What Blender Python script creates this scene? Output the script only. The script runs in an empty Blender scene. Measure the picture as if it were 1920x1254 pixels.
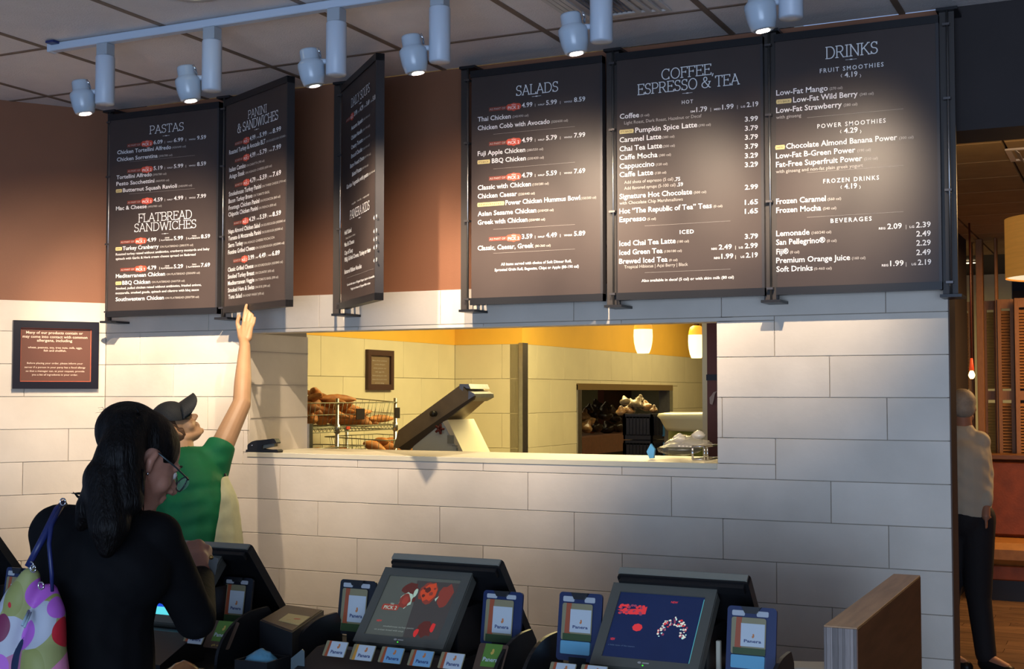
import bpy, bmesh, math, random
from mathutils import Vector, Matrix, Euler
random.seed(7)
S = bpy.context.scene; COL = S.collection
R = math.radians; PI = math.pi

# ------------------------------------------------------------------ camera
F, YAW, PIT, CY, CH = 2440.0, R(25.67), R(2.6), -4.8, 1.676
CAM = Vector((0, CY, CH))
ca = Vector((-math.sin(YAW)*math.cos(PIT), math.cos(YAW)*math.cos(PIT), math.sin(PIT)))
cr = Vector((math.cos(YAW), math.sin(YAW), 0)); cu = cr.cross(ca)
cd = bpy.data.cameras.new('camera'); cam = bpy.data.objects.new('camera', cd); COL.objects.link(cam)
cam.location = CAM; cam.rotation_euler = Euler((PI/2+PIT, 0, YAW), 'XYZ')
cd.sensor_width = 36; cd.lens = 36*F/1920; cd.clip_end = 200; cd.clip_start = .05
S.camera = cam
S.view_settings.view_transform = 'Standard'; S.view_settings.look = 'None'
S.view_settings.gamma = 1; S.view_settings.use_curve_mapping = False
S.view_settings.exposure = 0.0
# daylight of the street comes in behind the camera, where the room is glazed
wd = bpy.data.worlds.new('World'); S.world = wd; wd.use_nodes = True
wd.node_tree.nodes['Background'].inputs[0].default_value = (.34, .50, .86, 1)
wd.node_tree.nodes['Background'].inputs[1].default_value = .66

def ray(x, y): return ca*F + cr*(x-960) + cu*(627-y)
def onY(x, y, Y): d = ray(x, y); return CAM + d*((Y-CY)/d.y)
def onX(x, y, X): d = ray(x, y); return CAM + d*(X/d.x)
def onZ(x, y, Z): d = ray(x, y); return CAM + d*((Z-CH)/d.z)
def onP(x, y, o, n): d = ray(x, y); return CAM + d*((o-CAM).dot(n)/d.dot(n))

def area(name, loc, rot, sx, sy, power, col):
    l = bpy.data.lights.new(name, 'AREA'); l.shape = 'RECTANGLE'; l.size = sx; l.size_y = sy
    l.energy = power; l.color = col
    o = bpy.data.objects.new(name, l); COL.objects.link(o); o.location = loc; o.rotation_euler = rot
    return o
# kitchen ceiling troffers, dining room fill glow, daylight through the shop front
area('kitchen_ceiling_light', (-3.6, 4.2, 2.95), (0, 0, 0), 1.2, 2.4, 150, (1, .80, .36))
area('kitchen_ceiling_light', (-3.4, 8.5, 2.95), (0, 0, 0), 1.2, 2.4, 140, (1, .80, .38))
area('kitchen_ceiling_light', (-6.2, 8.5, 2.6), (0, 0, 0), .6, 2.4, 6, (1, .80, .45))
area('kitchen_ceiling_light', (-3.0, 1.4, 2.95), (0, 0, 0), 2.0, .8, 12, (1, .80, .40))
area('dining_fill_light', (.5, 5.2, 2.95), (0, 0, 0), 1.2, 1.2, 70, (1, .56, .22))
area('dining_fill_light', (.2, 6.2, 2.95), (0, 0, 0), 1.6, 1.0, 60, (1, .55, .22))  # second area lamp, added to brighten the booth and shutters
area('shop_front_daylight', (1.5, -8.5, 1.2), (R(98), 0, R(14)), 6.0, 2.2, 400, (.55, .72, 1.0))

# ------------------------------------------------------------------ materials
MATS = {}
def mat(name, col, rough=.6, metal=0, emit=0, ecol=None, noise=0, nscale=20, bump=0, bscale=60, alpha=None, trans=0, spec=.5, coat=0, rand=0, stretch=None, col2=None, coord='Object', ior=1.45):
    if name in MATS: return MATS[name]
    m = bpy.data.materials.new(name); m.use_nodes = True; nt = m.node_tree; b = nt.nodes['Principled BSDF']
    c = (*col, 1)
    b.inputs['Base Color'].default_value = c; b.inputs['Roughness'].default_value = rough
    b.inputs['Metallic'].default_value = metal; b.inputs['Specular IOR Level'].default_value = spec
    b.inputs['Coat Weight'].default_value = coat; b.inputs['IOR'].default_value = ior
    if trans: b.inputs['Transmission Weight'].default_value = trans
    if alpha is not None: b.inputs['Alpha'].default_value = alpha
    if emit: b.inputs['Emission Color'].default_value = (*(ecol or col), 1); b.inputs['Emission Strength'].default_value = emit
    src = None
    if noise or bump or rand or col2:
        tc = nt.nodes.new('ShaderNodeTexCoord'); mp = nt.nodes.new('ShaderNodeMapping')
        nt.links.new(tc.outputs[coord], mp.inputs[0])
        if stretch: mp.inputs['Scale'].default_value = stretch
    if noise or col2 or rand:
        n = nt.nodes.new('ShaderNodeTexNoise'); n.inputs['Scale'].default_value = nscale; n.inputs['Detail'].default_value = 6
        nt.links.new(mp.outputs[0], n.inputs['Vector'])
        mix = nt.nodes.new('ShaderNodeMixRGB'); k = noise
        c2 = col2 or tuple(max(0, v*(1-k)) for v in col)
        mix.inputs[1].default_value = (*(tuple(min(1, v*(1+k*.5)) for v in col) if not col2 else col), 1); mix.inputs[2].default_value = (*c2, 1)
        rp = nt.nodes.new('ShaderNodeMapRange'); rp.inputs[1].default_value = .32; rp.inputs[2].default_value = .68
        nt.links.new(n.outputs[0], rp.inputs[0]); nt.links.new(rp.outputs[0], mix.inputs[0]); src = mix.outputs[0]
        if rand:
            oi = nt.nodes.new('ShaderNodeObjectInfo'); add = nt.nodes.new('ShaderNodeVectorMath'); add.operation = 'ADD'
            cb = nt.nodes.new('ShaderNodeMath'); cb.operation = 'MULTIPLY'; cb.inputs[1].default_value = 37
            nt.links.new(oi.outputs['Random'], cb.inputs[0]); nt.links.new(mp.outputs[0], add.inputs[0]); nt.links.new(cb.outputs[0], add.inputs[1])
            nt.links.new(add.outputs[0], n.inputs['Vector'])
            hs = nt.nodes.new('ShaderNodeHueSaturation'); mr = nt.nodes.new('ShaderNodeMapRange')
            mr.inputs[3].default_value = 1-rand; mr.inputs[4].default_value = 1+rand*.6
            nt.links.new(oi.outputs['Random'], mr.inputs[0]); nt.links.new(mr.outputs[0], hs.inputs['Value']); nt.links.new(src, hs.inputs['Color']); src = hs.outputs[0]
        nt.links.new(src, b.inputs['Base Color'])
    if bump:
        n2 = nt.nodes.new('ShaderNodeTexNoise'); n2.inputs['Scale'].default_value = bscale; n2.inputs['Detail'].default_value = 4
        nt.links.new(mp.outputs[0], n2.inputs['Vector'])
        bp = nt.nodes.new('ShaderNodeBump'); bp.inputs['Strength'].default_value = bump; bp.inputs['Distance'].default_value = .01
        nt.links.new(n2.outputs[0], bp.inputs['Height']); nt.links.new(bp.outputs[0], b.inputs['Normal'])
    MATS[name] = m; return m

TILE = mat('limestone tile', (.70, .62, .52), .55, noise=.13, nscale=3.5, rand=.03, bump=.12, bscale=25, col2=(.60, .53, .44))
GROUT = mat('grout', (.36, .31, .25), .9)
BROWN = mat('brown paint', (.22, .088, .042), .6, noise=.06, nscale=3, bump=.05, bscale=200)
CEILT = mat('ceiling panel', (.82, .76, .73), .9, noise=.04, nscale=8, rand=.04, bump=.35, bscale=150)
GRID = mat('ceiling grid', (.20, .14, .10), .6)
BLACK = mat('black metal', (.012, .012, .014), .35, 0, spec=.5)
BLKP = mat('black plastic', (.010, .010, .011), .42, noise=.1, nscale=40, bump=.04, bscale=300)
MENU = mat('menu print', (.056, .041, .037), .40, noise=.05, nscale=8, spec=.35)
WHITE = mat('white lettering', (.80, .79, .78), .6)
DIM = mat('pale lettering', (.42, .39, .36), .6)
RED = mat('red print', (.62, .075, .035), .5, noise=.05)
DRED = mat('dark red print', (.20, .035, .02), .5)
YEL = mat('yellow print', (.62, .50, .22), .5)
STEEL = mat('steel', (.45, .46, .47), .32, 1, noise=.1, nscale=30)
CHROME = mat('chrome', (.65, .66, .68), .15, 1)
WPAINT = mat('white enamel', (.50, .57, .66), .38)
YWALL = mat('kitchen yellow paint', (.80, .46, .06), .7, noise=.04, nscale=4)
KTILE = mat('kitchen tile', (.66, .60, .42), .5, noise=.05, nscale=4, rand=.02)
KGR = mat('kitchen grout', (.40, .35, .22), .9)
DARK = mat('dark soffit paint', (.028, .022, .022), .8, noise=.1, nscale=6)
ENDB = mat('brown end trim', (.09, .055, .04), .6)

# ------------------------------------------------------------------ mesh builder
class MB:
    def __init__(s): s.v = []; s.f = []; s.m = []; s.mi = 0; s.sm = False; s.smf = []
    def add(s, vs, fs, mi=None, smooth=False):
        b = len(s.v); s.v += [Vector(v) for v in vs]; s.f += [tuple(i+b for i in f) for f in fs]
        s.m += [s.mi if mi is None else mi]*len(fs); s.smf += [smooth]*len(fs); return s
    def box(s, x0, x1, y0, y1, z0, z1, mi=None, M=None):
        vs = [Vector((x, y, z)) for z in (z0, z1) for y in (y0, y1) for x in (x0, x1)]
        if M: vs = [M @ v for v in vs]
        return s.add(vs, [(0, 2, 3, 1), (4, 5, 7, 6), (0, 1, 5, 4), (2, 6, 7, 3), (0, 4, 6, 2), (1, 3, 7, 5)], mi)
    def cbox(s, x0, x1, y0, y1, z0, z1, c=.002, mi=None, M=None):   # chamfered box
        X, Y, Z = (x0, x1), (y0, y1), (z0, z1); vs = []; idx = {}
        for a in range(3):
            for i in (0, 1):
                for j in (0, 1):
                    for k in (0, 1):
                        p = [X[i]+(c if i == 0 else -c), Y[j]+(c if j == 0 else -c), Z[k]+(c if k == 0 else -c)]
                        p[a] = (X, Y, Z)[a][(i, j, k)[a]]
                        idx[(a, i, j, k)] = len(vs); vs.append(Vector(p))
        fs = []
        for a in range(3):
            for e in (0, 1):
                q = []
                for (u, w) in ((0, 0), (1, 0), (1, 1), (0, 1)):
                    t = [0, 0, 0]; t[a] = e; t[(a+1) % 3] = u; t[(a+2) % 3] = w; q.append(idx[(a, *t)])
                fs.append(tuple(q) if e else tuple(reversed(q)))
        for a in range(3):
            b1, b2 = (a+1) % 3, (a+2) % 3
            for u in (0, 1):
                for w in (0, 1):
                    t0 = [0, 0, 0]; t1 = [0, 0, 0]; t1[a] = 1
                    for t in (t0, t1): t[b1] = u; t[b2] = w
                    q = [idx[(b1, *t0)], idx[(b1, *t1)], idx[(b2, *t1)], idx[(b2, *t0)]]
                    fs.append(tuple(q))
        for i in (0, 1):
            for j in (0, 1):
                for k in (0, 1): fs.append((idx[(0, i, j, k)], idx[(1, i, j, k)], idx[(2, i, j, k)]))
        if M: vs = [M @ v for v in vs]
        return s.add(vs, fs, mi)
    def tube(s, pts, r, n=8, mi=None, cap=True, close=False):
        pts = [Vector(p) for p in pts]; rs = r if isinstance(r, (list, tuple)) else [r]*len(pts)
        vs = []; fs = []; up = None; N = len(pts)
        for i, p in enumerate(pts):
            t = (pts[min(i+1, N-1)]-pts[max(i-1, 0)]).normalized()
            if up is None: up = Vector((0, 0, 1)) if abs(t.z) < .9 else Vector((1, 0, 0))
            a = t.cross(up).normalized(); b = a.cross(t).normalized(); up = b
            for k in range(n):
                q = 2*PI*k/n; vs.append(p + (a*math.cos(q)+b*math.sin(q))*rs[i])
        for i in range(N-1):
            for k in range(n):
                fs.append((i*n+k, i*n+(k+1) % n, (i+1)*n+(k+1) % n, (i+1)*n+k))
        if cap: fs.append(tuple(range(n-1, -1, -1))); fs.append(tuple((N-1)*n+k for k in range(n)))
        return s.add(vs, fs, mi, True)
    def lathe(s, c, prof, n=20, mi=None, axis=(0, 0, 1), capb=True, capt=True):
        c = Vector(c); ax = Vector(axis).normalized(); t = Vector((1, 0, 0)) if abs(ax.x) < .9 else Vector((0, 1, 0))
        a = ax.cross(t).normalized(); b = ax.cross(a); vs = []; fs = []
        for (r, h) in prof:
            for k in range(n):
                q = 2*PI*k/n; vs.append(c + ax*h + (a*math.cos(q)+b*math.sin(q))*r)
        for i in range(len(prof)-1):
            for k in range(n): fs.append((i*n+k, i*n+(k+1) % n, (i+1)*n+(k+1) % n, (i+1)*n+k))
        if capb: fs.append(tuple(range(n)))
        if capt: fs.append(tuple((len(prof)-1)*n+k for k in range(n)))
        return s.add(vs, fs, mi, True)
    def prism(s, poly, d0, d1, fr, mi=None):      # polygon (u,v) in frame fr=(o,U,V,N), from depth d0 to d1
        o, U, V, N = fr; n = len(poly)
        vs = [o+U*u+V*v+N*d0 for u, v in poly]+[o+U*u+V*v+N*d1 for u, v in poly]
        fs = [tuple(range(n-1, -1, -1)), tuple(range(n, 2*n))]+[(i, (i+1) % n, n+(i+1) % n, n+i) for i in range(n)]
        return s.add(vs, fs, mi)
    def build(s, name, mats, parent=None, origin=None):
        me = bpy.data.meshes.new(name)
        if parent is not None: O = parent['_w']; W = Matrix([O[0:4], O[4:8], O[8:12], O[12:16]]) if len(O) == 16 else None
        else: W = Matrix.Translation(Vector(origin)) if origin is not None else Matrix.Identity(4)
        Wi = W.inverted()
        me.from_pydata([Wi @ v for v in s.v], [], s.f)
        if not isinstance(mats, (list, tuple)): mats = [mats]
        for m in mats: me.materials.append(m)
        for p, mi, sm in zip(me.polygons, s.m, s.smf): p.material_index = mi; p.use_smooth = sm
        bm = bmesh.new(); bm.from_mesh(me); bmesh.ops.recalc_face_normals(bm, faces=bm.faces); bm.to_mesh(me); bm.free()
        me.update()
        o = bpy.data.objects.new(name, me); COL.objects.link(o)
        o['_w'] = [v for r in W for v in r]
        if parent is not None: o.parent = parent
        else: o.matrix_world = W; o.location = W.translation
        return o

def tag(o, label=None, cat=None, group=None, kind=None):
    if label: o['label'] = label
    if cat: o['category'] = cat
    if group: o['group'] = group
    if kind: o['kind'] = kind
    return o
def thing(name, loc, label, cat, group=None, rot=0):
    o = bpy.data.objects.new(name, None); COL.objects.link(o); o.empty_display_size = .05
    o.location = loc; o.rotation_euler = (0, 0, rot)
    W = Matrix.Translation(Vector(loc)) @ Matrix.Rotation(rot, 4, 'Z'); o['_w'] = [v for r in W for v in r]
    return tag(o, label, cat, group)
def copy_tree(o, parent=None):
    c = o.copy(); COL.objects.link(c); c.parent = parent
    for ch in list(o.children): copy_tree(ch, c)
    return c
def struct(o): o['kind'] = 'structure'; return o

# chamfered piece cache: pieces with the same size share one mesh
PC = {}
def piece(name, parent, x0, x1, y0, y1, z0, z1, m, c=.0015, M=None, loc=None):
    key = (name, round(x1-x0, 4), round(y1-y0, 4), round(z1-z0, 4), m.name)
    if key not in PC:
        b = MB(); hx, hy, hz = (x1-x0)/2, (y1-y0)/2, (z1-z0)/2
        b.cbox(-hx, hx, -hy, hy, -hz, hz, min(c, hx*.4, hy*.4, hz*.4))
        o = b.build(name, m); PC[key] = o.data
    else:
        o = bpy.data.objects.new(name, PC[key]); COL.objects.link(o)
    ctr = Vector(((x0+x1)/2, (y0+y1)/2, (z0+z1)/2))
    o.parent = parent
    Lm = Matrix.Translation(ctr) if M is None else M @ Matrix.Translation(ctr)
    o.matrix_basis = Lm
    return o

# ------------------------------------------------------------------ setting
TOP = 2.112; CZ = 3.048
# main wall: body with window opening (substrate 8 mm behind the tile faces)
WX0, WX1, WZ0, WZ1 = -3.634, -1.443, 1.412, 1.950
WR = -.598; WT = .47
b = MB(); g = .008
def wbox(x0, x1, z0, z1, mi, y1=WT): b.box(x0, x1, g, y1, z0, z1, mi)
wbox(-4.62, WX0-.008, 0, TOP, 0); wbox(WX0-.008, WX1+.008, 0, WZ0-.008, 0); wbox(WX0-.008, WX1+.008, WZ1+.008, TOP, 0, .10); wbox(WX1+.008, WR-.03, 0, TOP, 0, .17)
wbox(-4.62, WR-.008, TOP, CZ, 1, .17)
wbox(WX1+.008, WX1+.06, 0, TOP, 0); b.box(WR-.03, WR-.008, g, .17, 0, TOP, 0)
wall = struct(b.build('wall_front', [GROUT, BROWN]))
def tile_rows(parent, x0, x1, z0, z1, h, L, base, M=None, hole=None, m=TILE, name='tile', off=None, ybase=0, th=.012, gap=.002, zref=1.6615):
    k0 = math.floor((z0-zref)/h)-1
    for k in range(k0, k0+60):
        a, c = zref+k*h, zref+(k+1)*h
        a, c = max(a, z0), min(c, z1)
        if c-a < .012: continue
        o_ = off(k) if off else (k % 3)*L/3
        xs = [x0]; j = base+o_-L*40
        while j < x1:
            if j > x0+.02 and j < x1-.02: xs.append(j)
            j += L
        xs.append(x1)
        for xa, xb in zip(xs[:-1], xs[1:]):
            rects = [(xa, xb, a, c)]
            if hole:
                hx0, hx1, hz0, hz1 = hole; out = []
                for (p, q, r_, s_) in rects:
                    if q <= hx0 or p >= hx1 or s_ <= hz0 or r_ >= hz1: out.append((p, q, r_, s_)); continue
                    if r_ < hz0: out.append((p, q, r_, hz0)); r_ = hz0
                    if s_ > hz1: out.append((p, q, hz1, s_)); s_ = hz1
                    if p < hx0: out.append((p, hx0, r_, s_))
                    if q > hx1: out.append((hx1, q, r_, s_))
                rects = out
            for (p, q, r_, s_) in rects:
                if q-p < .012 or s_-r_ < .008: continue
                piece(name, parent, p+gap/2, q-gap/2, ybase, ybase+th, r_+gap/2, s_-gap/2, m, .0012, M)
h = .1524
tile_rows(wall, -4.478, WR, 0, TOP, h, .6096, -1.22, hole=(WX0, WX1, WZ0, WZ1), off=lambda k: ((1-k) % 3)*.2032)
# window reveal: cladding of jambs, head and sill in the same stone
for (n_, bx) in (('jamb_lining', (WX0-.008, WX0, .012, WT, WZ0, WZ1)), ('jamb_lining', (WX1, WX1+.008, .012, .12, WZ0, WZ1)),
                 ('head_lining', (WX0, WX1, .004, .10, WZ1, WZ1+.008))):
    bb = MB(); bb.box(*bx); o = bb.build(n_, TILE, wall)
bb = MB(); bb.box(WX0, WX0+.004, .02, WT, WZ0+.152, WZ0+.154); bb.box(WX0, WX0+.004, .02, WT, WZ0+.304, WZ0+.306); bb.box(WX0, WX0+.0035, .02, WT, WZ0+.456, WZ0+.458); bb.build('jamb_joint', GROUT, wall)
SILL = mat('sill stone', (.60, .55, .42), .4, noise=.06, nscale=6)
bb = MB(); bb.cbox(WX0, WX1, -.004, WT+.02, WZ0-.022, WZ0, .002); bb.build('sill', SILL, wall)
bb = MB(); bb.box(WX0-.002, WX0+.012, WT, WT+.03, WZ0, 1.53); bb.build('corner_guard', STEEL, wall)
bb = MB(); bb.box(WR-.006, WR+.002, .012, .17, 0, TOP); bb.build('end_trim', ENDB, wall)
# left wall, at an obtuse angle to the main wall
A = R(-125); LC = Vector((-4.478, 0, 0)); Ld = Vector((math.cos(A), math.sin(A), 0))
ML = Matrix.Translation(LC) @ Matrix.Rotation(A+PI, 4, 'Z')     # local x runs away from camera side toward the corner: x from -L..0
b = MB(); b.box(-2.6, 0, g, .15, 0, TOP, 0, ML); b.box(-2.6, 0, g, .15, TOP, CZ, 1, ML)
wl = struct(b.build('wall_left', [GROUT, BROWN]))
tile_rows(wl, -2.6, 0, 0, TOP, h, .6096, -.37, M=ML, off=lambda k: ((k) % 3)*.2032)
# ceiling with tiles
b = MB(); b.box(-9, 3.5, -7, -.02, CZ+.03, CZ+.05); b.box(-9, -4.4, -.02, .2, CZ+.03, CZ+.05)
ceil = struct(b.build('ceiling', DARK))
GX, GY, GS = -.742, -.362, .628
for i in range(-11, 6):
    for j in range(0, 8):
        x0 = GX+i*GS; y1 = GY-j*GS; y0 = y1-GS
        piece('ceiling_tile', ceil, x0+.011, x0+GS-.011, y0+.011, y1-.011, CZ, CZ+.02, CEILT, .002)
    x0 = GX+i*GS; piece('ceiling_tile', ceil, x0+.011, x0+GS-.011, GY+.011, 0, CZ, CZ+.02, CEILT, .002)
for i in range(-11, 7): piece('grid_bar', ceil, GX+i*GS-.012, GX+i*GS+.012, -6, 0, CZ-.003, CZ+.012, GRID, .001)
for j in range(0, 9): piece('grid_bar', ceil, -8, 3.1, GY-j*GS-.009, GY-j*GS+.009, CZ-.002, CZ+.01, GRID, .001)
# header over the opening on the right, floor, far rooms
b = MB(); b.box(WR-.01, 3.5, 0, .25, 2.604, CZ+.03); b.box(-.69, WR-.008, .012, .2, TOP, CZ)
struct(b.build('trim_1', DARK))
FLOOR = mat('floor base', (.10, .06, .035), .6, noise=.2, nscale=4)
b = MB(); b.box(-9, 4, -8, 13, -.05, -.012); floor = struct(b.build('floor', FLOOR))
PLANK = mat('plank', (.16, .095, .055), .42, noise=.45, nscale=3, rand=.25, stretch=(1, 9, 1), bump=.05)
rr = random.Random(3)
for j in range(40):
    y0 = 2.6+j*.15; x = -2.2-rr.random()*.9
    while x < 2.2:
        if x+.9 > -1.8: piece('plank', floor, x, x+.897, y0, y0+.147, -.012, 0, PLANK, .002)
        x += .9
FTILE = mat('floor tile', (.22, .15, .10), .45, noise=.2, nscale=5, rand=.1)
for i in range(-13, 5):
    for j in range(-13, 5): piece('floor_tile', floor, i*.6+.002, i*.6+.598, j*.6-.002, j*.6+.594, -.012, 0, FTILE, .002)

# ------------------------------------------------------------------ kitchen beyond the window
KX, KB, KC = -5.53, 5.52, -4.86
b = MB(); b.box(KX-.1, KX-.012, WT, KB+.1, 0, CZ+.4, 0)
b.box(KX-.012, KX-.002, WT, KB, TOP, CZ+.4, 1)
ka = struct(b.build('wall_left_kitchen', [KGR, YWALL]))
MKA = Matrix.Translation((KX, 0, 0)) @ Matrix.Rotation(PI/2, 4, 'Z')    # local x = world y, local y = -world x
tile_rows(ka, WT, KB, 0, TOP, .305, .61, 4.0, M=MKA, m=KTILE, zref=TOP-.305*7, off=lambda k: (k % 2)*.305, gap=.003)
b = MB(); b.box(KX-.1, KC-.012, KB+.012, KB+.1, 0, TOP, 0); b.box(KX-.1, KC, KB, KB+.1, TOP, CZ+.4, 1)
kb = struct(b.build('wall_back_kitchen', [KGR, YWALL]))
tile_rows(kb, KX, KC, 0, TOP, .305, .61, -5.06, M=Matrix.Translation((0, KB, 0)), m=KTILE, zref=TOP-.305*7, off=lambda k: (k % 2)*.305, gap=.003)
# wall C with pass-through
p0, p1 = onX(1082, 720, KC), onX(1257, 726, KC); OY0, OY1 = p0.y, p1.y; OZ1 = p0.z-.005; OZ0 = .95
b = MB()
def kc(y0, y1, z0, z1, mi): b.box(KC-.12, KC-.012, y0, y1, z0, z1, mi)
kc(KB, OY0, 0, TOP, 0); kc(OY0, OY1, 0, OZ0, 0); kc(OY0, OY1, OZ1, TOP, 0); kc(OY1, 10.8, 0, TOP, 0); b.box(KC-.12, KC, KB+.1, 10.8, TOP, CZ+.4, 1)
kcw = struct(b.build('wall_right_kitchen', [KGR, YWALL]))
tile_rows(kcw, KB, 10.8, 0, TOP, .305, .61, 4.0, M=Matrix.Translation((KC, 0, 0)) @ Matrix.Rotation(PI/2, 4, 'Z'), hole=(OY0, OY1, OZ0, OZ1), m=KTILE, zref=TOP-.305*7, off=lambda k: (k % 2)*.305, gap=.003)
b = MB(); b.box(KC-.03, KC+.008, KB-.01, KB+.10, 0, TOP+.01); b.build('corner_guard', STEEL, kcw)
b = MB()
b.box(KC-.12, KC+.012, OY0-.01, OY0+.09, OZ0, OZ1); b.box(KC-.12, KC+.012, OY1-.06, OY1+.05, OZ0, OZ1); b.build('opening_frame', STEEL, kcw)
b = MB(); b.box(KC-.13, KC+.014, OY0-.01, OY1+.05, OZ1-.05, OZ1+.012); b.build('opening_head', mat('bronze frame', (.30, .20, .09), .4, .6), kcw)
# kitchen back, ceiling, room behind pass-through
CREAM = mat('cream paint', (.60, .56, .40), .6, noise=.04, nscale=5); MAROON = mat('maroon panel', (.085, .022, .014), .45, noise=.15, nscale=6)
b = MB(); b.box(-5.2, -1.3, 11.3, 11.4, 0, CZ+.4); struct(b.build('wall_back_2', CREAM))
b = MB(); b.box(-8.6, KX-.1, WT, WT+.1, 0, CZ+.4); b.box(-8.6, -8.5, WT+.1, 11.4, 0, CZ+.4); b.box(-8.5, -5.2, 11.3, 11.4, 0, CZ+.4, 0); struct(b.build('wall_far_kitchen', mat('back room cream', (.40, .37, .20), .7, noise=.05)))
q0 = onX(1132, 720, -6.0)
b = MB(); b.box(-6.08, -6.0, q0.y, 11.3, 0, 2.6); struct(b.build('wall_panel_kitchen', MAROON))
b = MB(); b.box(-9, -1.3, WT, 11.5, CZ+.2, CZ+.25); struct(b.build('ceiling_kitchen', CREAM))
b = MB(); b.box(-1.42, -1.36, .18, 7.4, 0, CZ+.25); b.box(-1.36, -.69, .172, .22, 0, CZ); b.box(-.69, -.64, .172, .3, 0, CZ); struct(b.build('wall_side_kitchen', DARK))
# maroon post and pale strip at right edge of the window
q1, q2 = onY(1326, 740, 1.2), onY(1352, 740, 1.2)
b = MB(); b.box(q1.x, q2.x+.03, 1.2, 1.3, 0, CZ+.2); post = struct(b.build('trim_2', mat('maroon post', (.13, .035, .022), .5, noise=.15, nscale=7)))
z0, z1 = onY(1330, 713, 1.19).z, onY(1330, 702, 1.19).z
b = MB(); b.box(q1.x-.002, q2.x+.032, 1.192, 1.2, z0, z1); b.build('band', BLACK, post)
c0 = onY(1336, 745, 1.19); b = MB(); b.prism([(-.012, -.03), (.0, -.035), (.008, -.01), (.012, .015), (.022, .03), (.006, .025), (-.004, .01), (-.014, .0)], 0, .004, (c0, Vector((1, 0, 0)), Vector((0, 0, 1)), Vector((0, -1, 0)))); b.build('sticker', mat('pale sticker', (.4, .3, .24), .6), post)
q3, q4 = onY(1317, 740, 1.9), onY(1330, 740, 1.9)
b = MB(); b.box(q3.x, q4.x+.05, 1.9, 2.0, 0, CZ+.2); struct(b.build('trim_3', CREAM))

# ------------------------------------------------------------------ lettering
TC = {}
def text2d(body, off=0.0, sp=1.0):
    k = (body, off, sp)
    if k in TC: return TC[k]
    cu_ = bpy.data.curves.new('t', 'FONT'); cu_.body = body; cu_.size = 1; cu_.offset = off; cu_.resolution_u = 2; cu_.space_character = sp
    ob = bpy.data.objects.new('t', cu_); me = ob.to_mesh()
    vs = [(v.co.x, v.co.y) for v in me.vertices]; fs = [tuple(p.vertices) for p in me.polygons]
    ob.to_mesh_clear(); bpy.data.objects.remove(ob); bpy.data.curves.remove(cu_)
    xs = [v[0] for v in vs] or [0, 1]
    TC[k] = (vs, fs, min(xs), max(xs)); return TC[k]
CAPH = max(v[1] for v in text2d('H')[0])
def put_text(b, fr, body, u0, u1, v, hcap, off=.012, sp=1.0, d=.0012, mi=0, hs=None):
    vs, fs, xa, xb = text2d(body, off, sp); o, U, V, N = fr
    sx = (u1-u0)/max(xb-xa, 1e-6); sy = hcap/CAPH
    b.add([o+U*(u0+(x-xa)*sx)+V*(v+y*sy)+N*d for x, y in vs], fs, mi)
def arc(cx, cy, rx, ry, a0, a1, n=12):
    return [(cx+rx*math.cos(R(a0+(a1-a0)*i/n)), cy+ry*math.sin(R(a0+(a1-a0)*i/n))) for i in range(n+1)]
SF = 'serif'
def sf(x, y, w=.16): return [(x-w/2, y), (x+w/2, y)]
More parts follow.
